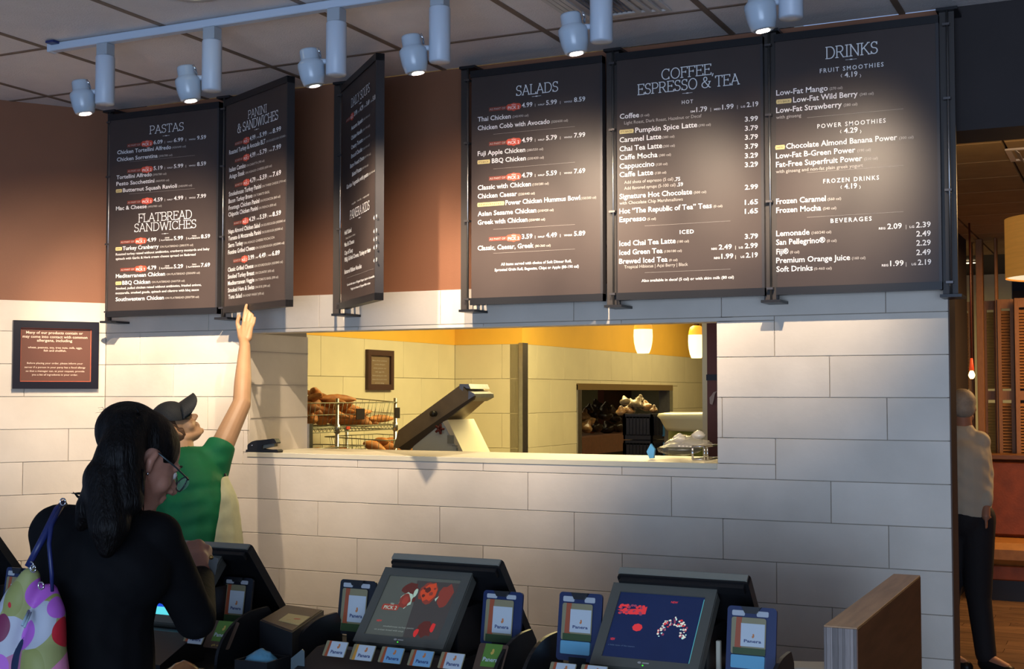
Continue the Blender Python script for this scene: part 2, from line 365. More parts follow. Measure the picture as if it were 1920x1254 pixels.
GL = {   # slab-serif capitals: (advance, strokes)
'A': (.78, [[(.08, 0), (.39, 1), (.70, 0)], [(.2, .34), (.58, .34)], sf(.08, 0), sf(.70, 0), sf(.36, 1, .1)]),
'B': (.70, [[(.12, 0), (.12, 1)], [(.04, 1)]+arc(.40, .76, .2, .24, 90, -90)+[(.12, .52)], [(.12, .52)]+arc(.42, .26, .23, .26, 90, -90)+[(.04, 0)]]),
'C': (.78, [arc(.42, .5, .34, .5, 42, 318, 20), [(.67, .98), (.67, .78)], [(.67, .02), (.67, .2)]]),
'D': (.80, [[(.12, 0), (.12, 1)], [(.04, 1)]+arc(.36, .5, .36, .5, 90, -90, 16)+[(.04, 0)]]),
'E': (.66, [[(.12, 0), (.12, 1)], [(.04, 1), (.6, 1), (.6, .84)], [(.12, .53), (.45, .53)], [(.45, .45), (.45, .61)], [(.04, 0), (.62, 0), (.62, .16)]]),
'F': (.62, [[(.12, 0), (.12, 1)], [(.04, 1), (.58, 1), (.58, .84)], [(.12, .52), (.44, .52)], [(.44, .44), (.44, .6)], sf(.12, 0, .2)]),
'H': (.84, [[(.14, 0), (.14, 1)], [(.70, 0), (.70, 1)], [(.14, .52), (.7, .52)], sf(.14, 0, .2), sf(.14, 1, .2), sf(.7, 0, .2), sf(.7, 1, .2)]),
'I': (.34, [[(.17, 0), (.17, 1)], sf(.17, 0, .22), sf(.17, 1, .22)]),
'K': (.78, [[(.12, 0), (.12, 1)], [(.12, .42), (.62, 1)], [(.28, .6), (.68, 0)], sf(.12, 0, .2), sf(.12, 1, .2), sf(.64, 1, .16), sf(.70, 0, .16)]),
'L': (.62, [[(.12, 0), (.12, 1)], [(.04, 0), (.58, 0), (.58, .17)], sf(.12, 1, .2)]),
'N': (.88, [[(.14, 0), (.14, 1), (.72, 0), (.72, 1)], sf(.14, 0, .2), sf(.10, 1, .14), sf(.72, 1, .2)]),
'O': (.84, [arc(.42, .5, .35, .51, 0, 360, 24)]),
'P': (.66, [[(.12, 0), (.12, 1)], [(.04, 1)]+arc(.36, .73, .24, .27, 90, -90)+[(.12, .46)], sf(.12, 0, .2)]),
'R': (.74, [[(.12, 0), (.12, 1)], [(.04, 1)]+arc(.36, .74, .23, .26, 90, -90)+[(.12, .48)], [(.36, .48), (.62, 0), (.72, 0)], sf(.12, 0, .2)]),
'S': (.62, [arc(.31, .75, .22, .25, 30, 250, 12)+arc(.30, .25, .24, .25, 80, -150, 14), [(.51, .98), (.51, .8)], [(.08, .02), (.08, .2)]]),
'T': (.70, [[(.35, 0), (.35, 1)], [(.06, .84), (.06, 1), (.64, 1), (.64, .84)], sf(.35, 0, .2)]),
'U': (.84, [[(.14, 1)]+arc(.42, .3, .28, .31, 180, 360, 14)+[(.70, 1)], sf(.14, 1, .2), sf(.70, 1, .2)]),
'W': (1.1, [[(.08, 1), (.32, 0), (.55, .95), (.78, 0), (1.02, 1)], sf(.08, 1), sf(1.02, 1)]),
'Y': (.74, [[(.08, 1), (.37, .48), (.66, 1)], [(.37, .48), (.37, 0)], sf(.37, 0, .2), sf(.08, 1), sf(.66, 1)]),
'&': (.84, [[(.74, .56), (.70, .4)]+arc(.34, .27, .28, .28, -20, -240, 12)+[(.45, .68)]+arc(.35, .82, .14, .18, -40, 220, 10)+[(.26, .62), (.72, 0), (.8, 0)], [(.62, .56), (.8, .56)]]),
',': (.26, [[(.12, .06), (.06, -.16)]]), ' ': (.34, [])}
def put_serif(b, fr, body, u0, u1, v, hc, w=.062, d=.0012, mi=0):
    o, U, V, N = fr; W = sum(GL[c][0] for c in body)-.12; sx = (u1-u0)/W; x = -.05
    for c in body:
        adv, sts = GL[c]
        for st in sts:
            for (a, a2) in zip(st[:-1], st[1:]):
                P0 = Vector(((x+a[0])*sx, a[1]*hc)); P1 = Vector(((x+a2[0])*sx, a2[1]*hc))
                t = P1-P0
                if t.length < 1e-6: continue
                t.normalize(); n = Vector((-t.y, t.x))*w*hc*.5*(.8+.25*abs(t.y)); e = t*w*hc*.35
                d += 1.6e-5; q = [P0-e-n, P1+e-n, P1+e+n, P0-e+n]
                b.add([o+U*(u0+p.x)+V*(v+p.y)+N*d for p in q], [(0, 1, 2, 3)], mi)
        x += adv

# ------------------------------------------------------------------ menu boards
BW, BZ0, BZ1 = .606, 2.035, 2.995
def ell(cu_, cv, ru, rv, n=14, e=1.0): return [(cu_+ru*math.cos(2*PI*i/n)*(1), cv+rv*math.sin(2*PI*i/n)) for i in range(n)]
class Board:
    """panel whose graphics face lies in a plane; texts are placed at their measured place on that face"""
    def __init__(s, hx, hy, th, label, BW=.606):
        s.U = Vector((math.cos(th), -math.sin(th), 0)); s.V = Vector((0, 0, 1)); s.N = Vector((-math.sin(th), -math.cos(th), 0))
        s.hinge = Vector((hx, hy, 0))
        s.root = thing('menu_board', (hx, hy, BZ0), label, 'menu board', 'menu boards hung in front of the brown wall')
        s.o = s.hinge+Vector((0, 0, BZ0))+s.N*.014
        s.fr = (s.o, s.U, s.V, s.N)
        H_ = BZ1-BZ0; o, U, V, N = s.fr; f2 = (s.o, U, V, N)
        b = MB(); b.prism([(.034, .027), (BW, .027), (BW, H_-.027), (.034, H_-.027)], -.024, 0, f2); b.build('panel', MENU, s.root)
        for nm, (za, zb) in (('top_rail', (H_-.028, H_)), ('bottom_rail', (0, .028))):
            b = MB(); b.prism([(.03, za), (BW+.004, za), (BW+.004, zb), (.03, zb)], -.030, .006, f2); b.build(nm, BLACK, s.root)
        b = MB(); b.prism([(BW-.006, 0), (BW+.004, 0), (BW+.004, H_), (BW-.006, H_)], -.030, .004, f2)
        e = b.build('edge_strip', mat('satin edge', (.045, .042, .045), .4, .3), s.root)
        s.t = {k: MB() for k in 'wdrqy'}; s.c = (0, 0, 1)
    def uv(s, x, y):
        ox, oy, sc = s.c; p = onP(ox+x/sc, oy+y/sc, s.o, s.N)-s.o; return p.dot(s.U), p.dot(s.V)
    def T(s, body, x0, y0, x1, h, k='w', off=.014, sp=1.0, v=None):
        u0, va = s.uv(x0, y0); u1, _ = s.uv(x1, y0); _, vb = s.uv(x0, y0-h)
        v = va if v is None else v
        put_text(s.t[k], s.fr, body, u0, u1, v, vb-va, off, sp); return v
    def serif(s, body, x0, y0, x1, h):
        u0, va = s.uv(x0, y0); u1, _ = s.uv(x1, y0); _, vb = s.uv(x0, y0-h); put_serif(s.t['w'], s.fr, body, u0, u1, va, vb-va, .092)
        return u0, u1
    def orn(s, x, y):
        u, v = s.uv(x, y)
        s.t['w'].prism([(u-.02, v-.0006), (u+.02, v-.0006), (u+.02, v+.0006), (u-.02, v+.0006)], .0008, .0012, s.fr)
        s.t['w'].prism(ell(u, v, .006, .0022, 8), .0008, .0013, s.fr)
    def line(s, x0, x1, y):
        u0, v = s.uv(x0, y); u1, _ = s.uv(x1, y); s.t['d'].prism([(u0, v), (u1, v), (u1, v+.0006), (u0, v+.0006)], .0006, .001, s.fr)
    def item(s, body, x0, y0, x1, h, small=None, x2=0, x3=0, hs=10, tagx=None):
        v = s.T(body, x0, y0, x1, h)
        if small: s.T(small, x2, y0, x3, hs, 'd', .01, v=v+.001)
        if tagx:
            u0, _ = s.uv(tagx[0], y0); u1, _ = s.uv(tagx[1], y0)
            s.t['y'].prism([(u0, v), (u1, v), (u1+.002, v+.009), (u1, v+.016), (u0, v+.016), (u0-.002, v+.008)], .0005, .0012, s.fr)
            put_text(s.t['q'], s.fr, 'NEW' if u1-u0 < .05 else "IT'S BACK" if u1-u0 < .09 else 'REINVENTED', u0+.004, u1-.004, v+.004, .007, .006, d=.0015)
    def prices(s, X, Y, vals, labs=('HALF', 'WHOLE'), h=20, two=False, hb=.017):
        a0, a1, bx, p = X[0], X[1], X[2], X[3:]
        v = s.T(vals[0], p[0], Y, p[1], h)
        for i, val in enumerate(vals[1:]): s.T(val, p[2+2*i], Y, p[3+2*i], h, v=v)
        ua, _ = s.uv(a0-3, Y); ub, _ = s.uv(bx, Y); uc, _ = s.uv(p[0]-4, Y)
        rw = (uc-ub)
        s.t['r'].mi = 1
        s.t['r'].prism([(ua, v-.002), (ub, v-.002), (ub, v+.014), (ua, v+.014)], .0004, .0008, s.fr)
        s.t['r'].mi = 0
        s.t['r'].prism([(ub-rw, v+.003), (ub-rw*.8, v-.006), (ub-rw*.3, v-.007), (ub, v-.011), (ub+rw*.3, v-.007), (ub+rw*.8, v-.006), (ub+rw, v+.003), (ub+rw, v+.012), (ub+rw*.8, v+.019), (ub+rw*.3, v+.020), (ub, v+.023), (ub-rw*.3, v+.020), (ub-rw*.8, v+.019), (ub-rw, v+.012)], .0006, .0012, s.fr)
        s.T('AS PART OF', a0, Y, a1, h*.42, 'd', .006, v=v+.002)
        put_text(s.t['w'], s.fr, 'PICK 2', ub-rw*.78, ub+rw*.78, v-.002, .0115, .01, d=.0018)
        put_text(s.t['w'], s.fr, 'YOU', ub-rw*.3, ub+rw*.3, v+.0125, .005, .006, d=.0018)
        n = len(vals)
        for i in range(n-1):
            g0, _ = s.uv(p[1+2*i], Y); g1, _ = s.uv(p[2+2*i], Y); w_ = g1-g0
            put_text(s.t['d'], s.fr, '|', g0+w_*.18, g0+w_*.2+.0012, v+.001, h and .009, .0)
            if two:
                put_text(s.t['w'], s.fr, ('ONE', 'TWO')[i], g0+w_*.50, g0+w_*.74, v+.010, .006, .006)
                put_text(s.t['w'], s.fr, ('FLATBREAD', 'FLATBREADS')[i], g0+w_*.28, g0+w_*.95, v, .006, .006)
            else: put_text(s.t['w'], s.fr, labs[i], g0+w_*.42, g0+w_*.88, v+.001, .0062, .006)
    def done(s):
        for k, nm, m in (('w', 'lettering', WHITE), ('d', 'fine_print', DIM), ('r', 'price_badges', [RED, DRED]), ('y', 'highlight_tags', YEL), ('q', 'tag_print', mat('dark ink', (.1, .06, .03), .6))):
            if s.t[k].v:
                o = s.t[k].build(nm, m, s.root)
                if k == 'r': o['label'] = 'red badges beside the prices'
                if k == 'y': o['label'] = 'pale yellow highlight tags'
POLES = [-4.372, -3.700, -3.075, -2.458, -1.822, -1.206]
BY = -.1
# pastas
B = Board(-4.400, BY, 0, 'dark menu board headed PASTAS with FLATBREAD SANDWICHES below, leftmost board', .676); B.c = (190, 180, 2.849)
B.serif('PASTAS', 260, 203, 440, 42); B.orn(347, 212)
X = (142, 208, 245, 280, 328, 388, 438, 512, 560)
B.prices(X, 258, ('6.09', '6.99', '9.59')); B.prices(X, 396, ('5.19', '5.99', '8.59')); B.prices(X, 565, ('4.59', '4.99', '7.99'))
B.item('Chicken Tortellini Alfredo', 86, 312, 373, 20, '(420/640 cal)', 378, 452); B.item('Chicken Sorrentina', 84, 350, 301, 20, '(390/780 cal)', 307, 380); B.line(150, 500, 352)
B.item('Tortellini Alfredo', 82, 445, 270, 20, '(390/780 cal)', 275, 348); B.item('Pesto Sacchettini', 81, 480, 284, 20, '(460/930 cal)', 291, 363)
B.item('Butternut Squash Ravioli', 116, 514, 405, 20, '(340/690 cal)', 411, 485, tagx=(80, 109)); B.item('Mac & Cheese', 79, 611, 243, 20, '(490/980 cal)', 249, 323); B.line(150, 500, 524)
B.serif('FLATBREAD', 200, 674, 484, 43); B.serif('SANDWICHES', 178, 726, 507, 42); B.orn(341, 735)
X = (105, 176, 211, 246, 294, 388, 437, 533, 581)
B.prices(X, 779, ('4.99', '5.99', '8.59'), two=True); B.prices(X, 928, ('4.79', '5.29', '7.69'), two=True)
B.item('Turkey Cranberry', 115, 824, 307, 20, 'ON FLATBREAD (280/570 cal)', 314, 491, tagx=(78, 109))
B.T('Roasted turkey raised without antibiotics, cranberry mostarda and baby', 78, 852, 578, 12, off=.004); B.T('spinach with Garlic & Herb cream cheese spread on flatbread', 78, 876, 504, 12, off=.004)
B.item('Mediterranean Chicken', 78, 972, 341, 20, 'ON FLATBREAD (350/690 cal)', 349, 527); B.item('BBQ Chicken', 113, 1008, 262, 20, 'ON FLATBREAD (360/720 cal)', 270, 446, tagx=(78, 107))
B.T('Smoked, pulled chicken raised without antibiotics, frizzled onions,', 78, 1034, 535, 12, off=.004); B.T('mozzarella, smoked gouda, spinach and cilantro with bbq sauce', 77, 1059, 521, 12, off=.004)
B.item('Southwestern Chicken', 77, 1096, 335, 20, 'ON FLATBREAD (350/730 cal)', 342, 522); B.done()
# panini, swung open
TH1 = R(26)
B = Board(POLES[1]+.004, BY, TH1, 'dark menu board headed PANINI & SANDWICHES, swung open above the raised hand'); B.c = (410, 150, 5.70)
B.serif('PANINI', 318, 413, 515, 82); B.serif('& SANDWICHES', 205, 568, 640, 92); B.orn(408, 527)
X = (178, 255, 298, 335, 395, 440, 515, 580, 668)
for Y, v in ((650, ('4.99', '5.99', '8.99')), (832, ('4.99', '5.79', '7.99')), (1100, ('4.79', '5.59', '7.69'))): B.prices(X, Y, v, h=48)
def pan(t, x0, y, x1, x3, h=46, sm='ON SOURDOUGH (420/840 cal)'): B.item(t, x0, y, x1, h, sm, x1+8, x3, 22)
pan('Roasted Turkey & Avocado BLT', 115, 800, 500, 740); pan('Italian Combo', 115, 985, 290, 490, sm='ON CIABATTA (980 cal)'); pan('Asiago Steak', 115, 1058, 278, 570, sm='ON ASIAGO CHEESE (650 cal)')
pan('Smokehouse Turkey Panini', 112, 1245, 455, 720, sm='ON THREE CHEESE (710 cal)')
B.c = (410, 360, 5.225); X = (152, 225, 265, 300, 358, 405, 470, 530, 612)
pan('Bacon Turkey Bravo', 100, 112, 332, 500, 40, 'ON TOMATO BASIL'); pan('Frontega Chicken Panini', 100, 178, 400, 605, 40, 'ON FOCACCIA (860 cal)'); pan('Chipotle Chicken Panini', 98, 243, 385, 565, 40, 'ON FRENCH (830 cal)')
B.prices(X, 290, ('4.29', '5.59', '8.59'), h=42)
pan('Napa Almond Chicken Salad', 97, 410, 405, 660, 40); pan('Tomato & Mozzarella Panini', 97, 477, 415, 630, 40); pan('Sierra Turkey', 96, 545, 240, 550, 40, 'ON ASIAGO CHEESE FOCACCIA'); pan('Fontina Grilled Cheese', 95, 612, 355, 645, 40)
B.prices((148, 215, 255, 290, 348, 395, 462, 525, 600), 665, ('3.99', '4.49', '6.89'), h=42)
pan('Classic Grilled Cheese', 93, 782, 342, 630, 40); pan('Smoked Turkey Breast', 93, 850, 350, 545, 40, 'ON COUNTRY (430 cal)'); pan('Mediterranean Veggie', 93, 915, 350, 585, 40, 'ON TOMATO BASIL (590 cal)'); pan('Smoked Ham & Swiss', 93, 983, 350, 505, 40, 'ON RYE (590 cal)'); pan('Tuna Salad', 97, 1048, 228, 445, 40, 'ON HONEY WHEAT (470 cal)'); B.done()
# soups, swung wider open
TH2 = R(43.5)
B = Board(POLES[2]+.01, BY, TH2, 'dark menu board headed DAILY SOUPS, swung open almost edge-on'); B.c = (625, 100, 4.827)
B.serif('DAILY SOUPS', 165, 490, 335, 74); B.orn(247, 450)
B.prices((120, 152, 172, 190, 217, 243, 272, 300, 328, 358, 392), 570, ('3.99', '4.29', '5.69', '5.89'), ('CUP', 'BOWL', 'LG'), h=40)
for t, x0, y, x1, x3 in (('Autumn Squash', 165, 698, 268, 333), ('Chicken Noodle', 165, 787, 262, 333), ('Creamy Tomato', 165, 872, 268, 333), ('Broccoli Cheddar', 165, 952, 266, 330), ('Bistro French Onion', 155, 1042, 280, 340), ('Baked Potato', 172, 1114, 257, 317), ('Garden Vegetable with pesto', 122, 1230, 318, 380)):
    B.item(t, x0, y, x1, 36, '(80/140 cal)', x1+5, x3, 18)
B.c = (625, 350, 5.018)
B.T('regular   low-fat   vegetarian', 175, 172, 340, 18, 'd'); B.serif('PANERA KIDS', 160, 308, 345, 78); B.orn(250, 290)
for y, t in ((313, '4.69'), (443, '4.99'), (520, '4.29'), (595, '4.29'), (717, '4.69')): B.T(t, 380, y, 414, 38)
for t, x0, y, x1 in (('Half Salad', 108, 455, 172), ('Mac & Cheese', 108, 568, 198), ('Cup of Soup', 108, 645, 186), ('PB&J, Grilled Cheese, Turkey or Ham', 108, 708, 352), ('Buttered Ribbon Noodles', 108, 822, 268)): B.T(t, x0, y, x1, 38)
B.T('Classic, Caesar or Greek', 118, 497, 208, 18, 'd'); B.T('Served with choice of Organic Yogurt, Apple or Squeezable', 132, 934, 388, 20); B.T('Yogurt and choice of Organic Milk or Juice', 165, 972, 350, 20); B.line(130, 380, 860); B.done()
# salads
B = Board(POLES[3]-.012, BY, 0, 'dark menu board headed SALADS, closed flat right of the brown gap'); B.c = (860, 100, 2.6138)
B.serif('SALADS', 283, 208, 487, 47); B.orn(382, 210)
X = (152, 230, 270, 310, 362, 429, 482, 566, 621)
for Y, v in ((266, ('4.99', '5.99', '8.59')), (437, ('4.99', '5.79', '7.99')), (609, ('4.79', '5.59', '7.69')), (909, ('3.59', '4.49', '5.89'))): B.prices(X, Y, v, h=22)
def it(t, x0, y, x1, sm, x2, x3, **k): B.item(t, x0, y, x1, 22, sm, x2, x3, 11, **k)
it('Thai Chicken', 94, 335, 256, '(240/490 cal)', 264, 343); it('Chicken Cobb with Avocado', 94, 378, 447, '(320/650 cal)', 454, 536)
it('Fuji Apple Chicken', 94, 503, 327, '(280/550 cal)', 334, 415); it('BBQ Chicken', 163, 538, 330, '(230/430 cal)', 337, 418, tagx=(94, 152))
it('Classic with Chicken', 94, 670, 355, '(150/280 cal)', 362, 442); it('Chicken Caesar', 94, 712, 286, '(220/440 cal)', 293, 374); it('Power Chicken Hummus Bowl', 230, 743, 595, '(150/300 cal)', 599, 675, tagx=(94, 222))
it('Asian Sesame Chicken', 94, 798, 381, '(210/420 cal)', 388, 466); it('Greek with Chicken', 94, 840, 338, '(250/480 cal)', 344, 424); it('Classic, Caesar, Greek', 94, 966, 368, '(80-360 cal)', 375, 451)
for y in (397, 567, 863, 980): B.line(170, 570, y)
B.T('All items served with choice of Soft Dinner Roll,', 208, 1040, 554, 13, off=.008); B.T('Sprouted Grain Roll, Baguette, Chips or Apple (80-190 cal)', 177, 1068, 589, 13, off=.008); B.done()
# coffee
B = Board(POLES[4]-.012, BY, 0, 'dark menu board headed COFFEE, ESPRESSO & TEA, between the salads and drinks boards'); B.c = (1140, 80, 2.6125)
B.serif('COFFEE,', 263, 182, 520, 50); B.serif('ESPRESSO & TEA', 147, 256, 643, 50); B.orn(389, 247)
def it(t, x0, y, x1, sm, x2, x3, pr=None, py=0, **k):
    B.item(t, x0, y, x1, 24, sm, x2, x3, 11, **k)
    if pr: B.T(pr, 671, py, 735, 23)
B.T('HOT', 362, 301, 417, 17, sp=1.3); B.T('ICED', 352, 937, 421, 18, sp=1.2, off=.02)
it('Coffee', 58, 374, 153, '(5 cal)', 160, 203)
v = B.T('1.79', 433, 340, 486, 23); B.T('SM', 404, 340, 426, 9, v=v); B.T('1.99', 560, 330, 616, 23, v=v); B.T('MED', 520, 330, 552, 9, v=v); B.T('2.19', 680, 320, 737, 23, v=v); B.T('LG', 652, 320, 672, 9, v=v); B.T('|', 502, 330, 505, 14, 'd', v=v); B.T('|', 633, 330, 636, 14, 'd', v=v)
B.T('Light Roast, Dark Roast, Hazelnut or Decaf', 80, 401, 459, 15, 'd', .004)
it('Pumpkin Spice Latte', 134, 441, 438, '(390 cal)', 444, 504, '3.99', 387, tagx=(58, 124))
it('Caramel Latte', 57, 489, 262, '(380 cal)', 266, 326, '3.79', 432); it('Chai Tea Latte', 57, 533, 266, '(200 cal)', 270, 328, '3.79', 476)
it('Caffe Mocha', 57, 575, 243, '(380 cal)', 250, 309, '3.79', 521); it('Cappuccino', 57, 618, 228, '(120 cal)', 235, 292, '3.29', 566); it('Caffe Latte', 57, 659, 222, '(120 cal)', 230, 286, '3.29', 610)
B.T('Add shots of espresso (5 cal)', 80, 692, 320, 15, 'd', .004); B.T('.75', 327, 678, 354, 18); B.T('Add flavored syrups (5-100 cal)', 80, 721, 331, 15, 'd', .004); B.T('.59', 339, 704, 368, 18)
it('Signature Hot Chocolate', 57, 766, 413, '(500 cal)', 421, 482, '2.99', 720); B.T('with Chocolate Chip Marshmallows', 57, 794, 367, 15, 'd', .004)
it('Hot \u201cThe Republic of Tea\u201d Teas', 56, 838, 509, '(0 cal)', 518, 561, '1.65', 794); it('Espresso', 56, 879, 187, '(5 cal)', 194, 235, '1.65', 838)
it('Iced Chai Tea Latte', 56, 996, 332, '(180 cal)', 339, 397, '3.79', 961); it('Iced Green Tea', 56, 1040, 268, '(130/180 cal)', 275, 362); it('Brewed Iced Tea', 55, 1083, 292, '(0 cal)', 300, 341)
for y, a, xs in ((1013, ('2.49', '2.99'), (507, 534, 543, 607, 642, 661, 671, 734)), (1058, ('1.99', '2.19'), (520, 548, 556, 614, 651, 668, 676, 734))):
    v = B.T(a[0], xs[2], y, xs[3], 23); B.T('REG', xs[0], y, xs[1], 9, v=v); B.T(a[1], xs[6], y, xs[7], 23, v=v); B.T('LG', xs[4], y, xs[5], 9, v=v); B.T('|', 624, y, 627, 14, 'd', v=v)
B.T('Tropical Hibiscus | Açai Berry | Black', 80, 1106, 392, 15, 'd', .004); B.T('Also available in decaf (5 cal) or with skim milk (80 cal)', 165, 1172, 617, 13, off=.008); B.line(180, 600, 898); B.line(180, 600, 1127); B.done()
# drinks
B = Board(POLES[5]-.006, BY, 0, 'dark menu board headed DRINKS, rightmost board'); B.c = (1440, 20, 2.3222)
B.serif('DRINKS', 253, 210, 477, 50); B.orn(362, 212)
for t, x0, y, x1 in (('FRUIT SMOOTHIES', 226, 272, 504), ('POWER SMOOTHIES', 215, 513, 513), ('FROZEN DRINKS', 241, 752, 484), ('BEVERAGES', 273, 924, 452)): B.T(t, x0, y, x1, 18, sp=1.35)
for t, x0, y, x1 in (('4.19', 334, 291, 390), ('4.29', 331, 534, 391), ('4.19', 333, 776, 388)):
    B.T(t, x0, y, x1, 22); B.T('\u2039', x0-17, y, x0-11, 22, 'w', .0); B.T('\u203a', x1+10, y, x1+16, 22, 'w', .0)
it2 = lambda t, x0, y, x1, sm, x2, x3, **k: B.item(t, x0, y, x1, 23, sm, x2, x3, 11, **k)
it2('Low-Fat Mango', 36, 370, 261, '(270 cal)', 269, 325); it2('Low-Fat Wild Berry', 110, 400, 391, '(340 cal)', 400, 461, tagx=(38, 101)); it2('Low-Fat Strawberry', 36, 446, 322, '(280 cal)', 330, 390); B.T('with ginseng', 36, 472, 145, 14, 'd', .004)
it2('Chocolate Almond Banana Power', 79, 602, 563, '(300 cal)', 572, 635, tagx=(34, 72)); it2('Low-Fat B-Green Power', 35, 644, 381, '(190 cal)', 390, 448); it2('Fat-Free Superfruit Power', 35, 682, 411, '(210 cal)', 420, 479); B.T('with ginseng and non-fat plain greek yogurt', 35, 708, 414, 14, 'd', .004)
it2('Frozen Caramel', 36, 842, 252, '(560 cal)', 260, 319); it2('Frozen Mocha', 36, 881, 232, '(540 cal)', 240, 298)
it2('Lemonade', 36, 982, 181, '(160/240 cal)', 190, 276); it2('San Pellegrino\u00ae', 36, 1020, 250, '(0 cal)', 257, 299); it2('Fiji\u00ae', 37, 1061, 90, '(0 cal)', 97, 137); it2('Premium Orange Juice', 36, 1099, 358, '(160 cal)', 366, 425); it2('Soft Drinks', 37, 1137, 195, '(0-460 cal)', 201, 278)
for y, a, xs in ((951, ('2.09', '2.39'), (483, 511, 520, 583, 617, 637, 645, 709)), (1112, ('1.99', '2.19'), (496, 524, 532, 591, 626, 645, 653, 711))):
    v = B.T(a[0], xs[2], y, xs[3], 23); B.T('REG', xs[0], y, xs[1], 9, v=v); B.T(a[1], xs[6], y, xs[7], 23, v=v); B.T('LG', xs[4], y, xs[5], 9, v=v); B.T('|', 600, y, 603, 14, 'd', v=v)
for y, t in ((983, '2.49'), (1023, '2.29'), (1064, '2.49')): B.T(t, 646, y, 709, 23)
for y in (466, 705, 900): B.line(170, 590, y)
B.done()
# hanging poles with wall brackets
names = ['left of the pastas board', 'between the pastas and panini boards', 'at the hinge of the soups board', 'left of the salads board', 'between the salads and coffee boards', 'between the coffee and drinks boards', 'at the right end of the drinks board']
for i, px_ in enumerate(POLES+[-.578]):
    t = thing('board_pole', (px_, BY, 2.0), 'black board pole with rod and wall brackets '+names[i], 'pole', 'poles carrying the menu boards')
    b = MB(); w = .030 if i < 6 else .05
    dx = -.022 if i < 6 else 0
    if i == 2: dx = -.028
    if i == 1: dx, w = -.008, .016
    if i == 0: dx = -.012
    if i in (4, 5): dx, w = -.004+.004*(i == 5), .052
    b.box(px_+dx-w/2, px_+dx+w/2, BY+.006, BY+.020, 2.015, 3.010); b.build('flat_bar', mat('dark bar', (.035, .028, .025), .5), t)
    b = MB(); b.tube([(px_+.004, BY-.012, 2.018), (px_+.004, BY-.012, 3.008)], .0042, 8); b.build('rod', mat('rod metal', (.30, .29, .28), .3, .9), t)
    for z in (2.06, 2.38, 2.7, 2.96):
        b = MB(); b.box(px_-.012, px_+.012, BY-.018, BY+.008, z-.004, z+.004); b.build('pin', mat('pin metal', (.12, .11, .11), .35, .8), t)
    for z in (2.008, 3.008):
        b = MB(); b.box(px_-.032, px_+.040, BY-.022, .012, z, z+.010); b.build('bracket', BLACK, t)
# ------------------------------------------------------------------ allergen sign on the left wall
fo = onP(25, 730, LC, Vector((-Ld.y, Ld.x, 0)))
Un = -Ld; Nn = Vector((Ld.y, -Ld.x, 0))
Nn = Nn if Nn.dot(CAM-LC) > 0 else -Nn
def sgn(x, y): p = onP(x, y, LC+Nn*.02, Nn)-LC; return p.dot(Un), p.z
u0, zt = sgn(25, 600); u1, zb = sgn(184, 729); 
FRW = mat('black frame', (.010, .010, .018), .3)
t = thing('allergen_sign', LC+Un*((u0+u1)/2)+Vector((0, 0, zb)), 'black framed brown allergen notice on the tiled left wall', 'sign')
fr = (LC, Un, Vector((0, 0, 1)), Nn)
def ring(b, u0, u1, v0, v1, w, d0, d1, fr, mi=None):
    for q in ([(u0, v0), (u1, v0), (u1-w, v0+w), (u0+w, v0+w)], [(u1, v0), (u1, v1), (u1-w, v1-w), (u1-w, v0+w)], [(u1, v1), (u0, v1), (u0+w, v1-w), (u1-w, v1-w)], [(u0, v1), (u0, v0), (u0+w, v0+w), (u0+w, v1-w)]): b.prism(q, d0, d1, fr, mi)
b = MB(); ring(b, u0, u1, zb, zt, .034, 0, .024, fr); b.build('frame', FRW, t)
b = MB(); b.prism([(u0+.03, zb+.03), (u1-.03, zb+.03), (u1-.03, zt-.03), (u0+.03, zt-.03)], .002, .010, fr); b.build('notice', mat('sign print', (.15, .072, .055), .12, coat=.6), t)
b = MB(); ring(b, u0+.033, u1-.033, zb+.033, zt-.033, .0035, .010, .012, fr); b.build('border', mat('orange border', (.62, .12, .05), .5), t)
b = MB()
def ST(body, x0, y0, x1, h, off=.012):
    c = lambda x, y: sgn(10+x/8.358, 590+y/8.358)
    a, v = c(x0, y0); bb_, _ = c(x1, y0); _, v2 = c(x0, y0-h); put_text(b, fr, body, a, bb_, v, v2-v, off, d=.0115)
ST('Many of our products contain or', 330, 292, 1222, 40); ST('may come into contact with common', 276, 355, 1292, 40); ST('allergens, including', 500, 418, 1054, 40)
ST('wheat, peanuts, soy, tree nuts, milk, eggs,', 358, 522, 1210, 30, .006); ST('fish and shellfish.', 605, 574, 962, 30, .006)
for s_, x0, x1, y in (('Before placing your order, please inform your', 345, 1220, 768), ('server if a person in your party has a food allergy', 305, 1260, 832), ('so that a manager can, at your request, provide', 325, 1245, 892), ('you a list of ingredients in your order.', 420, 1140, 950)): ST(s_, x0, y, x1, 26, .004)
b.build('lettering', mat('cream lettering', (.80, .62, .48), .6), t)

